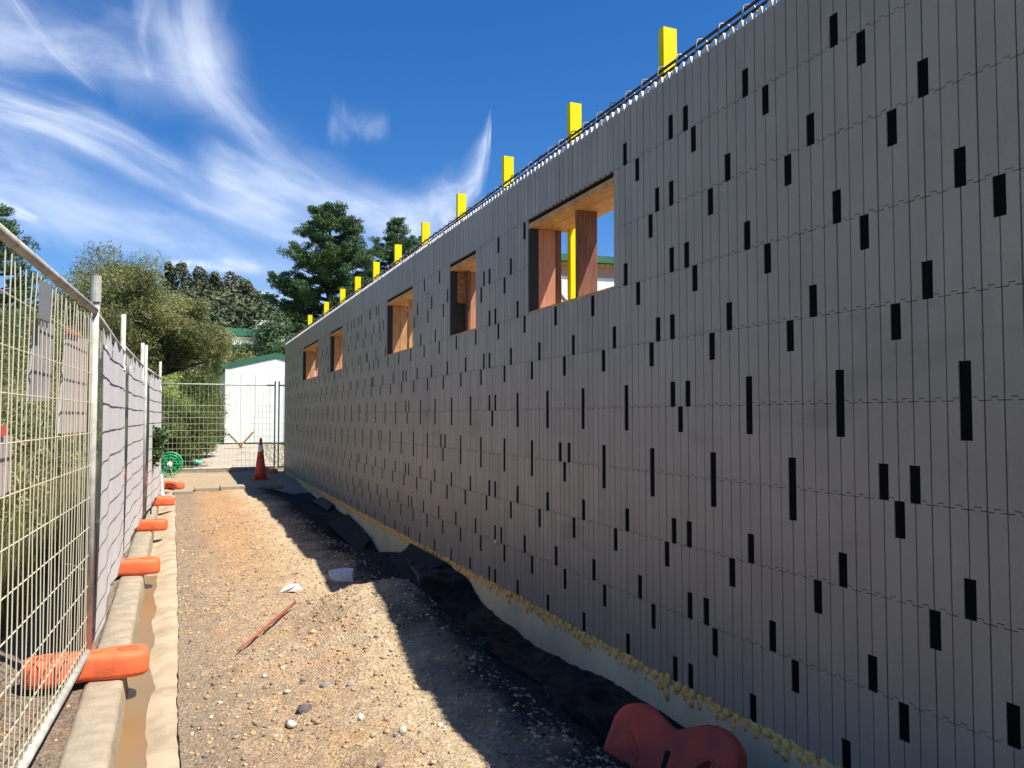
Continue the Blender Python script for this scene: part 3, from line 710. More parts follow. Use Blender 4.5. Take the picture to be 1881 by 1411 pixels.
# ------------------------------------------------------------------ fence panels
HZ = [1.955, 1.78, 1.62, 1.45, 1.27, 1.09, .925, .77, .60, .43, .29]
def fence(name, A, B, lab, cloth=False, zlo=.235, zhi=2.14, pt0=2.20, pt1=2.33, indiv=True, sleeve=False, dz=0, wm='wire', sp=.075, group='temporary fence panels'):
    A = Vector((A[0], A[1], 0)); B = Vector((B[0], B[1], 0)); L = (B-A).length; dr = (B-A).normalized(); rz = math.atan2(dr.y, dr.x)
    root = empty(name, (A.x, A.y, dz), rz, label=lab, cat='fence', group=group)
    for x, zt in ((0, pt0), (L, pt1)): MB().tube([(x, 0, zlo-.03), (x, 0, zt)], .021, 12).build('post', M['galv'], root, smooth=True)
    MB().tube([(.02, 0, zhi), (L-.02, 0, zhi)], .021, 12).build('top_rail', M['galv'], root, smooth=True)
    MB().tube([(.02, 0, zlo), (L-.02, 0, zlo)], .021, 12).build('bottom_rail', M['galv'], root, smooth=True)
    if sleeve:
        q = MB(); q.tube([(L, 0, zhi+.05), (L, 0, pt1+.01)], .030, 14); q.tube([(L+.055, 0, zhi+.0), (L+.055, 0, pt1-.02)], .018, 10); q.box(L-.02, L+.07, -.012, .012, zhi+.03, zhi+.055)
        q.build('coupler', M['galv'], root, smooth=False)
    off = .045 if cloth else 0
    cf = lambda x, z: -.034-.012*math.sin(x*3+z)-float(vnoise(x, z*.2, .3, 41))*.03
    nv = int(L/sp); allm = MB(); r2 = random.Random(int(A.y*10))
    for j in range(1, nv):
        x = j*L/nv; top = zhi-.03-r2.random()*.03; j1 = r2.uniform(-.008, .008)
        pts = [(x, .0, zlo+.012)]+[(x+r2.uniform(-.003, .003), r2.uniform(-.004, .004), z) for z in (.6, 1.1, 1.6)]+[(x+j1*.3, 0, 1.95), (x+j1, r2.uniform(-.006, .006), top)]
        if indiv: MB().tube(pts, .0028, 5).build('wire', M[wm], root)
        else: allm.tube(pts, .0023, 4)
    for z in HZ:
        wvy = (0 if not cloth else 1)
        pts = [(x, 0.0045+0*x, z+wvy*(.022*math.sin(x*2.2+1.)*(1.4-z if z < 1.3 else .12))) for x in np.linspace(.02, L-.02, 14)]
        if cloth: MB().tube([(p[0], cf(p[0], p[2])-.002, p[2]) for p in pts], .0030, 5).build('cord', M['wire_dark'], root, smooth=True)
        elif indiv: MB().tube(pts, .0030, 5).build('wire', M[wm], root)
        else: allm.tube(pts, .0026, 4)
    if not indiv: allm.build('wire_mesh', M[wm], root, kind='stuff')
    if cloth:
        us = np.linspace(.03, L-.03, 70); vs = np.linspace(zlo+.03, zhi-.13, 50); V = []
        for z in vs:
            for x in us:
                zz = z
                if z > zhi-.18: zz = z+.05*abs(math.sin(x*2.6+A.y))+.03*abs(math.sin(x*7))
                V.append((x, cf(x, zz), zz+ (float(vnoise(x, 0, .2, 42))*.12 if z > zhi-.16 else 0)))
        nx, ny = len(us), len(vs); i = (np.arange(nx-1)[None, :]+np.arange(ny-1)[:, None]*nx).ravel()
        me = npmesh('shade_cloth', np.array(V), np.stack([i, i+1, i+1+nx, i+nx], 1)); me.polygons.foreach_set('use_smooth', [True]*len(me.polygons))
        link('shade_cloth', me, M['cloth'], root)
    return root
f1 = fence('temporary_fence', (-.60, 1.9), (-.465, 4.985), 'bare wire temporary fence panel nearest the camera on the left', sleeve=True)
fence('temporary_fence', (-.475, 5.04), (-.52, 8.10), 'cloth covered fence panel directly behind the bare wire one', cloth=True, indiv=False, pt1=2.40)
fence('temporary_fence', (-.522, 8.15), (-.49, 11.20), 'second cloth covered fence panel from the camera', cloth=True, indiv=False, pt0=2.50, pt1=2.50, zhi=2.2)
fence('temporary_fence', (-.47, 11.75), (-.36, 14.6), 'third cloth covered fence panel, behind the leafy shrub', cloth=True, indiv=False, pt0=2.52, pt1=2.48, zhi=2.2)
fence('temporary_fence', (-.9, 23.25), (2.43, 23.25), 'bare wire fence panel closing the far end of the passage', indiv=True, zhi=2.54, zlo=.22, pt0=2.6, pt1=2.66, dz=-.10, sp=.11)
fence('temporary_fence', (2.54, 23.25), (5.5, 23.35), 'bare wire fence panel disappearing behind the far wall end', indiv=False, zhi=2.54, zlo=.22, pt0=2.66, pt1=2.6, dz=-.10, sp=.11)
# signs hung behind the first panel
def hang(name, px, m, lab, cat, off=-.03, prints=()):
    A = Vector((-.60, 1.9, 0)); dr = (Vector((-.465, 4.985, 0))-A).normalized(); nrm = Vector((-dr.y, dr.x, 0))
    O = A+nrm*(-off)
    v = []
    for (x, y) in px:
        r = ray(x, y); o_ = Vector((0, 0, HC)); t = (O-o_).dot(nrm)/r.dot(nrm); v.append(o_+r*t)
    th2 = nrm*.008; mb_ = MB(); n = len(v)
    c = sum(v, Vector())/n
    mb_.add([p-c for p in v]+[p+th2-c for p in v], [tuple(range(n)), tuple(range(n, 2*n))[::-1]]+[(i, i+n, (i+1) % n+n, (i+1) % n) for i in range(n)])
    return mb_.build(name, m, label=lab, cat=cat, loc=c)
bn = hang('banner', [(122, 612), (170, 628), (163, 792), (108, 797)], M['sheet'], 'pale pink banner tied behind the wire next to the first fence post', 'banner')
hang('print_band', [(121, 604), (147, 612), (146, 618), (121, 610)], M['redprint'], 'short red strip at the top left of the pale pink banner', 'strip', off=-.018)
hang('banner', [(66, 588), (99, 596), (92, 737), (52, 737)], M['sheet_grey'], 'grey banner behind the wire left of the pale pink one', 'banner')
hang('sign_plate', [(76, 514), (94, 524), (92, 592), (75, 585)], M['plate'], 'small dark grey plate hung under the fence top rail', 'sign plate', off=.012)
hang('banner', [(-20, 806), (24, 800), (20, 900), (-20, 925)], M['sheet'], 'cream board behind the wire at the left edge of the view', 'board')
hang('print_band', [(-20, 782), (11, 782), (11, 800), (-20, 800)], M['redprint'], 'small red square tag behind the wire at the left edge', 'tag', off=-.02)

# ------------------------------------------------------------------ traffic cone, pipes, reel etc.
c = empty('traffic_cone', (1.80, 20.35, -.015), R(12), label='orange traffic cone with white band standing before the far wire fence', cat='traffic cone')
MB().box(-.20, .20, -.20, .20, 0, .045).build('base', M['cone_o'], c, bevel=.015)
def cr(z): return .155-(.155-.028)*z/1.02
MB().lathe([(cr(z)+(.012 if z < .05 else 0), z) for z in (.045, .2, .4, .58)], 20).build('lower_body', M['cone_o'], c, smooth=True)
MB().lathe([(cr(.581)+.001, .581), (cr(.70)+.001, .70)], 20).build('middle_band', mat('cone_lit_orange', (.75, .10, .03), .5), c, smooth=True)
MB().lathe([(cr(.701)+.003, .701), (cr(.86)+.003, .86)], 20).build('reflective_band', M['cone_w'], c, smooth=True)
MB().lathe([(cr(.861), .861), (cr(1.02), 1.02), (.015, 1.04)], 20).build('tip', M['cone_o'], c, smooth=True)
def gp(px, py, z=0.):
    r = ray(px, py); t = (HC-z)/-r.z; return Vector((t*r.x, t*r.y, z))
# rusty rod
a = gp(436, 1208); b_ = gp(542, 1131)
a.z = float(dirt_h(a.x, a.y))+.03; b_.z = float(dirt_h(b_.x, b_.y))+.05
MB().tube([a, (a*.5+b_*.5)+Vector((0, 0, .0)), b_], [.006, .011, .010], 7).build('rusty_rod', M['redrod'], smooth=True, label='thin rusty red rod lying across the dirt', cat='rod')
# offcut
def onground(px, py):
    r = ray(px, py); t = HC/-r.z
    for _ in range(6): t = (HC-float(dirt_h(t*r.x, t*r.y)))/-r.z
    return Vector((t*r.x, t*r.y, HC+t*r.z))
p = onground(628, 1066)
MB().add([(-.11, -.09, 0), (.08, -.12, 0), (.13, .03, 0), (.04, .12, 0), (-.11, .07, 0), (-.12, -.08, .07), (.07, -.11, .07), (.12, .04, .09), (.03, .12, .09), (-.11, .08, .08)],
    [(4, 3, 2, 1, 0), (5, 6, 7, 8, 9), (0, 1, 6, 5), (1, 2, 7, 6), (2, 3, 8, 7), (3, 4, 9, 8), (4, 0, 5, 9)]).build('foam_offcut', M['white_eps'], loc=(p.x, p.y, p.z+.005), label='white polystyrene offcut in the shade just behind the dirt mound', cat='offcut')
p = onground(533, 1088)
MB().add([(-.09, -.01, .0), (-.02, -.035, .03), (.05, -.03, .05), (.085, -.075, .01), (.08, .015, .045), (.02, .03, .055), (-.05, .02, .035), (-.09, -.01, .01), (.085, -.075, .0), (.07, .02, 0), (-.05, .02, 0), (.03, -.03, 0)],
    [(0, 1, 6, 7), (1, 2, 5, 6), (2, 3, 4, 5), (3, 8, 9, 4), (9, 10, 6, 5), (9, 5, 4), (0, 10, 11), (11, 8, 3, 2), (0, 11, 2, 1)]).build('paper_scrap', M['white_eps'], loc=(p.x, p.y, p.z+.01), rot=(0, 0, .3), label='crumpled white scrap lying on the sunlit dirt', cat='scrap')
p = onground(495, 898)
MB().box(-.25, .28, -.12, .12, 0, .09).build('concrete_lump', M['concrete'], bevel=.02, loc=(p.x, p.y, p.z), rot=(0, 0, .2), label='grey concrete lump in the shade before the traffic cone', cat='concrete lump')
# white pipes leaning near the fence end
for (bx, by, tx, ty, r0, lab) in ((290, 911, 285, 845, .034, 'thicker white pipe leaning in front of the leafy shrub'), (299, 911, 297, 872, .02, 'thin grey white pipe leaning right of the thicker one'),
        (279, 900, 275, 836, .028, 'white pipe leaning left of the thicker one, against the shrub')):
    v0 = gp(bx, by, .0); v1 = onY(tx, ty, v0.y+1.0); q = MB(); q.tube([v0, v1], r0, 10); q.tube([v0, v0+(v1-v0)*.14], r0*1.7, 10)
    q.build('pipe', M['pvc'], smooth=True, label=lab, cat='pipe')
# hose reel
p = gp(312, 866); rl = empty('hose_reel', (-.27, 22.0, -.03), R(-8), label='green round hose reel standing by the far fence corner', cat='hose reel'); rl.scale = (.82, .82, .82)
for sy_ in (-.05, .05):
    MB().tube([(math.cos(t)*.36, sy_, .39+math.sin(t)*.36) for t in np.linspace(0, 2*math.pi, 25)], .02, 6, False).build('rim', M['green_pl'], rl, smooth=True)
q = MB()
for t in np.linspace(0, 2*math.pi, 9)[:-1]: q.bar((0, .05, .39), (math.cos(t)*.36, .05, .39+math.sin(t)*.36), .035, .02, (0, 1, 0)); q.bar((0, -.05, .39), (math.cos(t)*.36, -.05, .39+math.sin(t)*.36), .035, .02, (0, 1, 0))
q.build('spokes', M['green_pl'], rl)
q = MB()
for k in range(4): q.tube([(math.cos(t)*(.19+.03*k), -.03+.02*k, .39+math.sin(t)*(.19+.03*k)) for t in np.linspace(0, 2*math.pi, 25)], .018, 6, False)
q.build('hose', M['green_pl'], rl, smooth=True)
MB().lathe([(.08, -.07), (.08, .07)], 18, (0, 0, .39), 'y').build('hub', M['pvc'], rl)
q = MB(); q.tube([(-.25, -.08, -.36), (-.02, -.08, .39), (.25, -.08, -.36)], .015, 6); q.tube([(-.25, .08, -.36), (-.02, .08, .39), (.25, .08, -.36)], .015, 6); q.build('stand', M['galv'], rl); rl.location.z += .05
# teal lid, crossed timbers
p = onY(352, 841, 27.0); z_ = float(terrain(0, 27.0))+.03
p = onY(352, 841, 26.2)
MB().lathe([(.30, 0), (.32, .05), (.28, .12), (.10, .15)], 20).build('drum_lid', M['teal'], smooth=True, loc=(p.x, 26.2, float(terrain(p.x, 26.2))+.04), label='teal plastic lid on the gravel beyond the far fence', cat='lid')
def px_bar(pts, Y, w_, h_, m, name, lab, dy=.0):
    q = MB(); a, b_ = onY(*pts[0], Y), onY(*pts[1], Y+dy); q.bar(a, b_, w_, h_); return q.build(name, m, label=lab, cat='timber')
px_bar([(419, 796), (444, 822)], 29.6, .10, .05, M['brown'], 'timber_board', 'brown board of the crossed timbers leaning down to the right before the cabin')
px_bar([(466, 793), (440, 822)], 29.8, .07, .05, M['timber'], 'timber_board', 'pale board of the crossed timbers leaning down to the left before the cabin', .2)
px_bar([(446, 816), (464, 837)], 28.6, .06, .03, M['cream_wall'], 'timber_stake', 'pale thin stake lying at the foot of the crossed timbers')

# ------------------------------------------------------------------ buildings
YC = 32.0
def P3(x, y, Y=YC): return onY(x, y, Y)
cb_ = empty('site_cabin', (2, YC, 0), label='white gabled cabin with green barge boards beyond the far fence', cat='cabin')
xl = P3(415, 800).x; xr = xl+4.3; zb = P3(415, 814).z; zl = P3(415, 677).z; rx = P3(507, 700).x; zrdg = P3(507, 658).z; zr_ = zrdg-(xr-rx)*(zrdg-zl)/(rx-xl)
def loc(p): return (p[0]-2, p[1]-YC, p[2])
q = MB(); pr_ = [(xl, zb), (xr, zb), (xr, zr_), (rx, zrdg), (xl, zl)]; dep = 6
v = [loc((x, YC, z)) for x, z in pr_]+[loc((x, YC+dep, z)) for x, z in pr_]
q.add(v, [(0, 1, 2, 3, 4), (9, 8, 7, 6, 5)]+[(i, i+5, (i+1) % 5+5, (i+1) % 5) for i in range(5)]); q.build('wall', M['white_wall'], cb_)
q = MB(); th_ = .21
for (xa, za, xb, zb_) in ((xl-.22, zl-.22*(zrdg-zl)/(rx-xl), rx, zrdg), (rx, zrdg, xr+.22, zr_-.1)):
    q.add([loc((xa, YC-.03, za+.01)), loc((xb, YC-.03, zb_+.01)), loc((xb, YC-.03, zb_+th_)), loc((xa, YC-.03, za+th_)), loc((xa, YC+dep+.1, za+.01)), loc((xb, YC+dep+.1, zb_+.01)), loc((xb, YC+dep+.1, zb_+th_)), loc((xa, YC+dep+.1, za+th_))],
          [(0, 1, 2, 3), (7, 6, 5, 4), (3, 2, 6, 7), (0, 4, 5, 1), (0, 3, 7, 4), (1, 5, 6, 2)])
q.build('roof', M['green_roof'], cb_)
for j in range(9):
    xx = xl+.2+j*(xr-xl-.4)/8; q = MB().box(xx-.07-2, xx+.07-2, .1, .3, .3, zb-.002); q.build('pile', M['bark'], cb_)
MB().box(xl+.1-2, xr-.1-2, .9, 1.0, .2, zb-.01).build('skirt', M['dark'], cb_)
for j in range(1, 8):
    xx = xl-2+j*(xr-xl)/8; MB().box(xx-.012, xx+.012, -.012, -.0005, zb+.01, min(zl, zr_)-.02).build('cladding_batten', M['white_wall'], cb_)
MB().box(xl-2-.06, xl-2, -.03, .06, zb, zl-.02).build('corner_board', M['white_wall'], cb_)

# cream hall with green roof on the slope
YH = 62.; h = empty('cream_hall', (0, YH, 0), label='cream hall with green roof on the slope behind the cabin', cat='building')
a0 = onY(340, 652, YH); a1 = onY(447, 614, YH); a2 = onY(492, 604, YH); a3 = onY(492, 630, YH)
q = MB().box(a0.x, onY(462, 620, YH).x, 0, 7, a0.z-4, onY(430, 634, YH).z); q.build('lower_wall', M['cream_wall'], h)
q = MB().box(onY(380, 620, YH).x, onY(495, 620, YH).x, 3, 12, a0.z, onY(430, 617, YH).z+.25); q.build('upper_wall', M['cream_wall'], h)
q = MB().box(onY(360, 620, YH).x, onY(500, 620, YH).x, 2.6, 12.5, onY(430, 616, YH).z+.26, onY(430, 607, YH).z+.45); q.build('roof', M['green_roof'], h)
q = MB().box(a0.x-.3, onY(466, 620, YH).x, -.4, 3, onY(430, 634, YH).z+.002, onY(430, 627, YH).z); q.build('lower_roof', M['white_wall'], h)
for xx in (435, 452):
    p = onY(xx, 645, YH); q = MB().box(p.x-.35, p.x+.35, -.03, .05, p.z-.6, p.z+.3); q.build('window', M['glass'], h)
YI = 75.; h = empty('white_house', (0, YI, 0), label='white flat topped house with rounded porch above the cream hall', cat='building')
p0, p1 = onY(480, 610, YI), onY(517, 590, YI); MB().box(p0.x, p1.x+1, 0, 6, p0.z-3, p1.z).build('wall', M['white_wall'], h)
pa = onY(465, 607, YI); pb = onY(482, 593, YI)
MB().tube([(pa.x+.15, 0, pa.z-1.5), (pa.x+.15, 0, pb.z-.9), (pa.x+.45, 0, pb.z-.35), (pa.x+.9, 0, pb.z-.1), (pb.x, 0, pb.z-.1)], .22, 8).build('porch_arch', M['white_wall'], h, smooth=True)
p2, p3 = onY(517, 600, YI), onY(552, 596, YI); MB().box(p2.x+1.01, p3.x, .5, 6, p2.z-3, p3.z).build('wing', M['white_wall'], h)
p = onY(497, 600, YI); MB().box(p.x-.4, p.x+.4, -.04, .05, p.z-.35, p.z+.25).build('window', M['glass'], h)

# building behind the block wall, seen through the first window
az = R(28); dist = 15.; Cn = Vector((math.sin(az)*dist, math.cos(az)*dist, 0)); hb = empty('neighbour_building', (Cn.x, Cn.y, 0), R(-6), label='white building with green gutter seen through the nearest window opening', cat='building')
kz = lambda y: HC+(766-y)/F*dist*.965
MB().box(-1.3, 3.6, 0, 6, -.05, kz(499)).build('lower_wall', M['white_wall'], hb); MB().box(-1.3, 3.6, .002, 6, kz(499)+.002, kz(480)).build('upper_wall', M['fascia'], hb)
MB().box(-1.5, 3.9, -.06, 6.2, kz(480)+.002, kz(473)).build('soffit', M['timber'], hb); MB().box(-1.55, 4.0, -.12, -.05, kz(472), kz(459)).build('gutter', M['green_roof'], hb)
MB().box(-1.5, 3.9, -.045, 6.2, kz(472), kz(461)).build('roof', M['green_roof'], hb)
MB().tube([(-.50, -.05, kz(500)), (-.50, -.06, kz(535)), (-.38, -.08, kz(548)), (-.2, -.05, kz(548))], .05, 8).build('downpipe', M['tie'], hb, smooth=True)
MB().box(-1.0, -.75, -.05, 0, kz(560), kz(470)).build('corner_post', M['brown'], hb)

# ------------------------------------------------------------------ vegetation
def leaf_quads(C, L, Wd, droop=0., up=None):
    N = len(C); d = rng.normal(size=(N, 3)); d[:, 2] -= droop
    if up is not None: d = d*.7+up
    d /= np.linalg.norm(d, axis=1)[:, None]; o = rng.normal(size=(N, 3)); s = np.cross(d, o); s /= np.linalg.norm(s, axis=1)[:, None]
    L = L*rng.uniform(.6, 1.3, N)[:, None]; Wd = Wd*rng.uniform(.6, 1.3, N)[:, None]
    a = C-d*L/2; b = C+d*L/2; m = C+d*L*.1
    V = np.stack([a, m+s*Wd/2, b, m-s*Wd/2], 1).reshape(-1, 3); i = np.arange(N)*4
    return V, np.stack([i, i+1, i+2, i+3], 1)
def lobe_pts(n, c, r, shell=.55):
    u = rng.normal(size=(n, 3)); u /= np.linalg.norm(u, axis=1)[:, None]; rr = (shell+(1-shell)*rng.random(n)**.7)
    return np.array(c)+u*rr[:, None]*np.array(r)
def crown(center, radius, nl, nleaf, lr=(.28, .45), clump=30, spread=.10):
    C = []; c = np.array(center); r = np.array(radius); cl = lobe_pts(nl, c, r*.72, .25)
    per = max(1, nleaf//(nl*clump))
    for q in cl:
        s = rng.uniform(*lr)*r.mean(); tw = lobe_pts(per, q, (s, s, s*.8), .35)
        C.append((tw[:, None, :]+rng.normal(size=(per, clump, 3))*spread*r.mean()).reshape(-1, 3))
    return np.concatenate(C), cl
def tree(name, base, center, radius, nl, nleaf, L, Wd, m, lab, droop=.3, tr=.15, lr=(.28, .45), cat='tree', group=None, spread=.10, clump=30):
    root = empty(name, base, label=lab, cat=cat, group=group); b = np.array(base)
    C, cl = crown(np.array(center)-b, radius, nl, nleaf, lr, clump, spread); V, Fq = leaf_quads(C, L, Wd, droop)
    link('crown', npmesh('crown', V, Fq), m, root)
    t = MB(); top = Vector(np.array(center)-b); t.tube([(0, 0, -.3), top*.35+Vector((tr*.5, 0, 0)), top*.7, top], [tr, tr*.8, tr*.55, tr*.25], 8)
    for q in cl[:min(len(cl), 14)]: t.tube([top*rng.uniform(.35, .75), (Vector(q)+top*.5)*.6, Vector(q)], [tr*.4, tr*.25, tr*.08], 5)
    t.build('trunk', M['bark'], root, smooth=True); return root
pc = onY(215, 585, 27.5); ot = tree('olive_tree', (pc.x, 27.5, .25), (pc.x, 27.5, pc.z), (2.6, 2.3, 2.65), 60, 90000, .14, .024, M['leaf_olive'], 'big olive green feathery tree spreading above the cloth covered fence', .3, .2, lr=(.18, .34), spread=.045)
pc2 = onY(345, 625, 27.0); C, cl2 = crown((pc2.x-pc.x, -.5, pc2.z-.25), (1.65, 1.4, 1.9), 30, 38000, (.2, .36), spread=.05); V, Fq = leaf_quads(C, .13, .024, .3); link('crown', npmesh('crown', V, Fq), M['leaf_olive'], ot)
q = MB()
for c_ in cl2[:8]: q.tube([(0, 0, 1.0), ((pc2.x-pc.x)*.6, -.3, (pc2.z-.25)*.7), tuple(c_)], [.12, .08, .03], 6)
q.build('limb', M['bark'], ot, smooth=True)
tree('olive_tree', (-4.2, 24, .3), (-3.5, 23.5, 2.9), (2.0, 2.0, 2.0), 26, 40000, .12, .024, M['leaf_olive'], 'olive feathery tree at the left, behind the first fence post', .3, .15, spread=.06)
# foliage spikes standing up from the crown
def pine(name, base, H, prof, lab, n_wh, nn, seed, L=.26, Wd=.06, zf=.1):
    root = empty(name, base, label=lab, cat='tree'); C = []; Uv = []; t = MB(); r_ = random.Random(seed)
    t.tube([(0, 0, -.5), (0, 0, H*.5), (0, 0, H*.97)], [.38*H/13, .22*H/13, .04], 8)
    for wz in np.linspace(zf, .985, n_wh):
        hw = float(np.interp(wz, [p[0] for p in prof], [p[1] for p in prof])); nb = 9
        for k in range(nb):
            a = k*6.283/nb+r_.random()*1.2+wz*9; ln = hw*r_.uniform(.72, 1.18); zt = wz*H+ln*r_.uniform(.10, .42)
            if r_.random() < .16: continue
            e_ = np.array([math.cos(a)*ln, math.sin(a)*ln, zt]); s_ = np.array([0, 0, wz*H-.1*ln])
            t.tube([Vector(s_), Vector(s_*.4+e_*.6)-Vector((0, 0, .1*ln)), Vector(e_)], [.07, .04, .015], 4, False)
            m_ = max(3, int(ln*4.2))
            for j in range(m_):
                f_ = .35+.65*(j+r_.random())/m_; c = s_*(1-f_)+e_*f_+np.array([r_.gauss(0, .22), r_.gauss(0, .22), r_.gauss(0, .13)+.05])
                q_ = r_.uniform(.26, .52); C.append(lobe_pts(nn, c, (q_, q_, q_*.5), .3)); dd = e_-s_; dd = dd/np.linalg.norm(dd)*.5+np.array([0, 0, .75]); Uv.append(np.repeat(dd[None], nn, 0))
    C = np.concatenate(C); Uv = np.concatenate(Uv); V, Fq = leaf_quads(C, L, Wd, 0, Uv); link('crown', npmesh('crown', V, Fq), M['leaf_dark'], root); t.build('trunk', M['bark'], root, smooth=True)
    return root
bp = onY(603, 766, 60); tp = onY(603, 380, 60)
prof = [(0, 3.2), (.18, 4.2), (.33, 4.3), (.42, 3.6), (.5, 3.9), (.62, 3.9), (.68, 3.4), (.74, 2.5), (.82, 2.2), (.9, 2.0), (.96, 1.3), (1, .5)]
pine('pine_tree', (bp.x, 60, 4.2), tp.z-4.2, prof, 'tallest dark green pine standing behind the far end of the wall', 19, 80, 3)
bp = onY(727, 766, 72); tp = onY(727, 405, 72)
pine('pine_tree', (bp.x, 72, 6), tp.z-6, [(0, 3.8), (.5, 3.6), (.7, 3.2), (.78, 2.7), (.85, 1.3), (.93, .9), (1, .25)], 'smaller dark pine with upswept side branches, right of the tall one', 16, 80, 5)
bp = onY(-14, 766, 60); tp = onY(-14, 385, 60)
pine('pine_tree', (bp.x, 60, 3), tp.z-3, [(0, 3), (.6, 2.6), (.85, 1.8), (1, .4)], 'dark pine just showing over the fence at the left edge', 12, 50, 9)
# round dark trees between hall and pine
for (px, py, Y, r, lab, m) in ((452, 650, 50, (1.0, 1.0, .8), 'low blue green tree before the cream hall', 'leaf_dark'), (500, 625, 48, (1.5, 1.5, 1.7), 'dark round tree right of the cream hall', 'leaf_dark'),
        (540, 640, 46, (1.3, 1.3, 1.7), 'dark tree touching the far wall top corner', 'leaf_dark'), (385, 690, 40, (1.9, 1.6, 1.6), 'brownish olive bush left of the cabin roof', 'leaf_olive'),
        (440, 668, 42, (1.6, 1.0, .55), 'brownish hedge just above the cabin roof', 'leaf_olive')):
    p = onY(px, py, Y); g_ = float(terrain(p.x, Y)); tree('round_tree', (p.x, Y, g_), (p.x, Y, p.z), r, 9, 5500, .20, .06, M[m], lab, .1, .10, spread=.12)
# shrubs beyond the far fence
shr = [(330, 765, 25.3, (1.1, .8, .95), 'leaf_mid', 'mid green bushy shrub behind the far fence, left part'), (366, 745, 26.5, (.95, .8, 1.1), 'leaf_mid', 'tall green shrub behind the far fence, centre part'),
       (380, 790, 27.5, (.6, .6, .7), 'leaf_mid', 'low shrub beside the left corner of the cabin'), (315, 725, 27, (1.1, .9, .9), 'leaf_dark', 'dark shrub under the big olive tree'),
       (300, 800, 24.6, (.6, .5, .55), 'leaf_mid', 'bright low shrub behind the hose reel'), (350, 800, 25.6, (.8, .5, .5), 'leaf_mid', 'rounded low shrub at the gravel edge'),
       (392, 722, 29.5, (.55, .6, .9), 'leaf_olive', 'olive shrub rising left of the cabin wall')]
for (px, py, Y, r, m, lab) in shr:
    p = onY(px, py, Y); g_ = float(terrain(p.x, Y)); tree('shrub', (p.x, Y, g_), (p.x, Y, g_+(p.z-g_+r[2])*.52), (r[0], r[1], (p.z-g_+r[2])*.52), 10, 6500, .09, .03, M[m], lab, .1, .04, cat='shrub', spread=.10)
tree('shrub', (onY(279, 815, 12.8).x, 12.8, .08), (onY(279, 815, 12.8).x, 12.8, onY(279, 820, 12.8).z), (.17, .3, .46), 9, 3600, .075, .045, M['leaf_dark'], 'small glossy leafed shrub in front of the last cloth fence panel', .1, .012, cat='shrub', spread=.12)
# hedge bank behind the wire fence
hd = [(-2.2, 3.6, 1.2, 'tangled olive shrub filling the lower left behind the wire'), (-2.6, 5.6, 1.5, 'dense olive shrub behind the middle of the wire panel'), (-2.1, 7.6, 1.35, 'dark green shrub behind the first cloth panel'),
      (-2.6, 9.8, 1.7, 'tall shrub behind the second cloth panel'), (-2.4, 12.5, 1.7, 'tall shrub behind the third cloth panel'), (-3.6, 7.2, 2.1, 'tall olive shrub on the bank behind the wire'),
      (-3.9, 10.5, 2.5, 'tallest olive shrub on the bank'), (-2.6, 15.5, 1.9, 'shrub behind the pipes'), (-2.4, 19, 1.9, 'shrub behind the hose reel corner'), (-3.4, 4.6, 1.9, 'shrub high on the near bank at the left edge')]
for j, (x, y, hh, lab) in enumerate(hd):
    tree('bank_shrub', (x, y, .2), (x, y, .2+hh*.62), (1.15, 1.25, hh*.62), 16, 15000, .10, .020, M['leaf_bank' if j % 3 else 'leaf_mid'], lab, .1, .04, cat='shrub', spread=.11)
# dry grass along the verge
N = 26000; gx = -1.05-rng.random(N)**1.4*2.6; gy = 2+rng.random(N)*14; gz = verge_h(gx, gy)
hgt = rng.uniform(.12, .62, N)*(1-.4*smooth(-gx, 1, 1.2)*0); C = np.stack([gx, gy, gz+hgt*.42], -1); up_ = np.stack([rng.normal(0, .25, N), rng.normal(0, .25, N), np.ones(N)*2.2], -1)
d = rng.normal(size=(N, 3))*.25+up_; d /= np.linalg.norm(d, axis=1)[:, None]; s = np.cross(d, rng.normal(size=(N, 3))); s /= np.linalg.norm(s, axis=1)[:, None]
V = np.stack([C-d*hgt[:, None]*.5-s*.004, C-d*hgt[:, None]*.5+s*.004, C+d*hgt[:, None]*.5+s*.001, C+d*hgt[:, None]*.5-s*.001], 1).reshape(-1, 3); i = np.arange(N)*4
link('dry_grass', npmesh('dry_grass', V, np.stack([i, i+1, i+2, i+3], 1)), M['grass'], kind='stuff')
N = 9000; gx = np.concatenate([rng.uniform(2.6, 5, N//3), rng.uniform(-3, .25, N-N//3)]); gy = rng.uniform(23.9, 31.5, N); gz = terrain(gx*0, gy); hgt = rng.uniform(.06, .3, N)
hgt = np.where(gx > 1, hgt*.4, hgt); C = np.stack([gx, gy, gz+hgt*.4], -1); d = rng.normal(size=(N, 3))*.3+np.array([0, 0, 1.2]); d /= np.linalg.norm(d, axis=1)[:, None]
s = np.cross(d, rng.normal(size=(N, 3))); s /= np.linalg.norm(s, axis=1)[:, None]
V = np.stack([C-d*hgt[:, None]*.5-s*.015, C-d*hgt[:, None]*.5+s*.015, C+d*hgt[:, None]*.5+s*.003, C+d*hgt[:, None]*.5-s*.003], 1).reshape(-1, 3); i = np.arange(N)*4
link('meadow_grass', npmesh('meadow_grass', V, np.stack([i, i+1, i+2, i+3], 1)), M['leaf_mid'], kind='stuff')
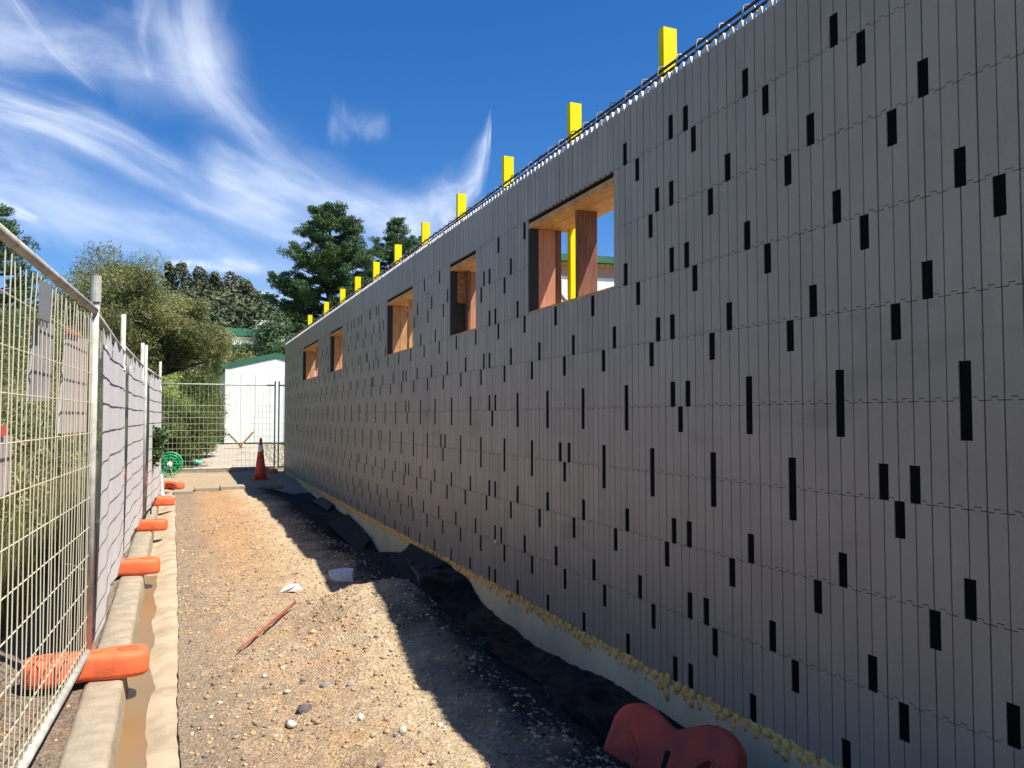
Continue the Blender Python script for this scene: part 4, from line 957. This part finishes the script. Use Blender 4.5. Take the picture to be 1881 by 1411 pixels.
# hill forest
cs = []
for _ in range(1400):
    x = rng.uniform(-45, 38); y = rng.uniform(88, 152); cs.append((x, y))
cs = np.array(cs); zz = terrain(cs[:, 0], cs[:, 1]); Cc = []
for (x, y), z in zip(cs, zz):
    r = rng.uniform(1.2, 2.5); hh = r*rng.uniform(.9, 1.7); Cc.append(lobe_pts(110, (x, y, z+hh*.6), (r*.8, r*.8, hh*.8), .6))
C = np.concatenate(Cc); V, Fq = leaf_quads(C, .62, .38, 0); link('hill_forest', npmesh('hill_forest', V, Fq), M['leaf_hill'], kind='stuff')
for (px, py, hh, w_, lab) in ((311, 482, 9, 1.7, 'pointed conifer on the skyline left end'), (334, 484, 9, 3.2, 'broad crowned tree on the skyline right of the pointed conifer'), (368, 492, 8, 3.6, 'wide round tree on the skyline centre left'),
        (402, 503, 7, 2.4, 'small skyline tree in the middle of the hill'), (436, 499, 9, 4.0, 'large skyline tree before the hill drops away'), (455, 515, 7, 3.2, 'skyline tree on the falling right shoulder of the hill')):
    Y = 146; p = onY(px, py, Y); g_ = p.z-hh
    root = empty('hill_tree', (p.x, Y, g_), label=lab, cat='tree'); C = np.concatenate([lobe_pts(260, (rng.normal(0, w_*.25), rng.normal(0, w_*.25), hh*f_), (w_*(1.12-f_)*1.0+.3, w_*(1.12-f_)+.3, hh*.16), .5) for f_ in (.3, .42, .54, .66, .78, .87)])
    V, Fq = leaf_quads(C, .55, .3, 0); link('crown', npmesh('crown', V, Fq), M['leaf_hill'], root); MB().tube([(0, 0, -2), (0, 0, hh*.7)], [.4, .15], 6).build('trunk', M['bark'], root)

# ------------------------------------------------------------------ cirrus clouds, high ribbons of thin ice cloud
def cloud_mat(name, dens, col=(.95, .97, 1.0), sharp=.12, strength=1.0, streak=(3, 14), lo=.30, hi=.75, soft=1.6):
    m = bpy.data.materials.new(name); m.use_nodes = True; n = m.node_tree.nodes; l = m.node_tree.links; n.clear()
    out = n.new('ShaderNodeOutputMaterial'); tr = n.new('ShaderNodeBsdfTransparent'); em = n.new('ShaderNodeEmission'); mx = n.new('ShaderNodeMixShader')
    em.inputs[0].default_value = (*col, 1); em.inputs[1].default_value = strength
    uv = n.new('ShaderNodeUVMap'); uv.uv_map = 'UVMap'; sp = n.new('ShaderNodeSeparateXYZ'); l.new(uv.outputs[0], sp.inputs[0])
    def mr(a, a0, a1, b0=0., b1=1., sm=True):
        r = n.new('ShaderNodeMapRange'); r.interpolation_type = 'SMOOTHERSTEP' if sm else 'LINEAR'
        for k, v in zip((1, 2, 3, 4), (a0, a1, b0, b1)): r.inputs[k].default_value = v
        l.new(a, r.inputs[0]); return r.outputs[0]
    def ma(op, a, b):
        x = n.new('ShaderNodeMath'); x.operation = op
        for k, v in ((0, a), (1, b)):
            if isinstance(v, float): x.inputs[k].default_value = v
            else: l.new(v, x.inputs[k])
        return x.outputs[0]
    def noise(sx, sy_, sc, det, off=0.):
        mp = n.new('ShaderNodeMapping'); mp.inputs['Scale'].default_value = (sx, sy_, 1); mp.inputs['Location'].default_value = (off, off, 0); l.new(uv.outputs[0], mp.inputs[0])
        t = n.new('ShaderNodeTexNoise'); t.inputs['Scale'].default_value = sc; t.inputs['Detail'].default_value = det; t.inputs['Roughness'].default_value = .55; t.inputs['Distortion'].default_value = .6
        l.new(mp.outputs[0], t.inputs['Vector']); return t.outputs[0]
    wob = ma('MULTIPLY', ma('SUBTRACT', noise(3, 1, 2., 4, 3.), .5), .28)
    v = ma('ADD', sp.outputs[1], wob)
    a = ma('MULTIPLY', mr(v, .12, .12+sharp+.12), mr(v, 1.0, .2+sharp))
    if soft != 1: a = ma('POWER', a, soft)
    a = ma('MULTIPLY', a, ma('MULTIPLY', mr(sp.outputs[0], 0, .22), mr(sp.outputs[0], 1, .78)))
    a = ma('MULTIPLY', a, ma('MULTIPLY', mr(noise(streak[0], streak[1], 1., 6, 1.), lo, hi, .35, 1.), mr(noise(2, 2, 1.3, 5, 7.), .25, .7, .4, 1.)))
    a = ma('MULTIPLY', a, float(dens)); l.new(a, mx.inputs[0]); l.new(tr.outputs[0], mx.inputs[1]); l.new(em.outputs[0], mx.inputs[2]); l.new(mx.outputs[0], out.inputs[0])
    return m
def cm(pts):   # catmull-rom resample
    pts = [np.array(p, float) for p in pts]; P = [2*pts[0]-pts[1]]+pts+[2*pts[-1]-pts[-2]]; out = []
    for i in range(1, len(P)-2):
        for t in np.linspace(0, 1, 9)[:-1]:
            a, b, c_, d_ = P[i-1:i+3]; out.append(.5*((2*b)+(-a+c_)*t+(2*a-5*b+4*c_-d_)*t*t+(-a+3*b-3*c_+d_)*t**3))
    out.append(P[-2]); return out
def ribbon(edge, far, m, lab_r=3000.):
    A = cm(edge); B = cm(far); n = len(A); K = 7; V = []; Fs = []; UV = []
    for i in range(n):
        for k in range(K):
            p = A[i]*(1-k/(K-1))+B[i]*k/(K-1); r = ray(*p).normalized(); V.append(Vector((0, 0, HC))+r*lab_r); UV.append((i/(n-1), k/(K-1)))
    for i in range(n-1):
        for k in range(K-1): a = i*K+k; Fs.append((a, a+K, a+K+1, a+1))
    me = bpy.data.meshes.new('cirrus'); me.from_pydata([tuple(v) for v in V], [], Fs); u = me.uv_layers.new(name='UVMap')
    for lp in me.loops: u.data[lp.index].uv = UV[lp.vertex_index]
    link('cirrus_cloud', me, m, kind='structure')
cA = cloud_mat('cirrus_a', .42, sharp=.30, streak=(2, 5), soft=1.1); cB = cloud_mat('cirrus_b', .30, sharp=.35, streak=(2, 3.5), soft=1.1); cV = cloud_mat('cirrus_veil', .30, sharp=.45, streak=(2, 3), soft=1); cP_ = cloud_mat('cumulus_puff', .45, (.92, .88, .92), sharp=.35, streak=(4, 3), soft=1.2)
ribbon([(-160, 215), (0, 280), (130, 335), (240, 395), (350, 442), (470, 475), (640, 500)], [(-160, 90), (0, 110), (170, 160), (330, 240), (450, 300), (560, 360), (700, 420)], cA, 3000)
ribbon([(190, -120), (205, 20), (240, 170), (320, 265), (430, 350), (560, 430), (760, 520)], [(470, -120), (450, 20), (480, 130), (560, 210), (660, 290), (780, 360), (900, 450)], cB, 3050)
ribbon([(380, 480), (460, 492), (560, 500), (640, 510), (760, 520)], [(300, 190), (450, 240), (600, 290), (760, 330), (900, 380)], cV, 3080)
ribbon([(200, -80), (212, 0), (222, 60), (235, 110), (262, 160)], [(310, -80), (300, 0), (285, 60), (288, 110), (300, 170)], cloud_mat('cirrus_c', .15, streak=(2, 3), sharp=.4), 3020)
ribbon([(-60, -50), (0, 20), (50, 90), (110, 145), (190, 205)], [(-10, -90), (40, -20), (95, 50), (145, 105), (225, 170)], cloud_mat('cirrus_d', .18, sharp=.35), 3030)
ribbon([(905, 160), (885, 210), (830, 250), (750, 285), (640, 320)], [(905, 230), (900, 320), (880, 410), (820, 490), (700, 540)], cloud_mat('cirrus_e', .42, streak=(4, 2), sharp=.35, soft=1), 3040)
ribbon([(-200, 20), (0, 100), (250, 200), (500, 300), (900, 420)], [(-100, 520), (50, 500), (300, 560), (560, 600), (900, 620)], cV, 3100)
ribbon([(-200, -220), (0, -160), (250, -100), (450, -60)], [(-200, 160), (0, 190), (250, 240), (520, 260)], cloud_mat('cirrus_h', .32, sharp=.45, streak=(2, 3), soft=1), 3110)
ribbon([(-60, 330), (0, 340), (40, 360), (90, 400)], [(-60, 430), (0, 405), (30, 410), (80, 420)], cloud_mat('cirrus_f', .45, sharp=.4), 3060)
ribbon([(600, 130), (630, 130), (670, 150), (720, 170)], [(590, 290), (630, 290), (680, 280), (730, 270)], cloud_mat('cirrus_g', .12, sharp=.45, streak=(3, 2)), 3070)
ribbon([(290, 520), (350, 520), (420, 520), (490, 525)], [(290, 468), (350, 462), (420, 466), (490, 470)], cP_, 2900)
ribbon([(460, 570), (490, 570), (520, 570), (560, 570)], [(460, 528), (490, 522), (520, 530), (560, 535)], cP_, 2900)
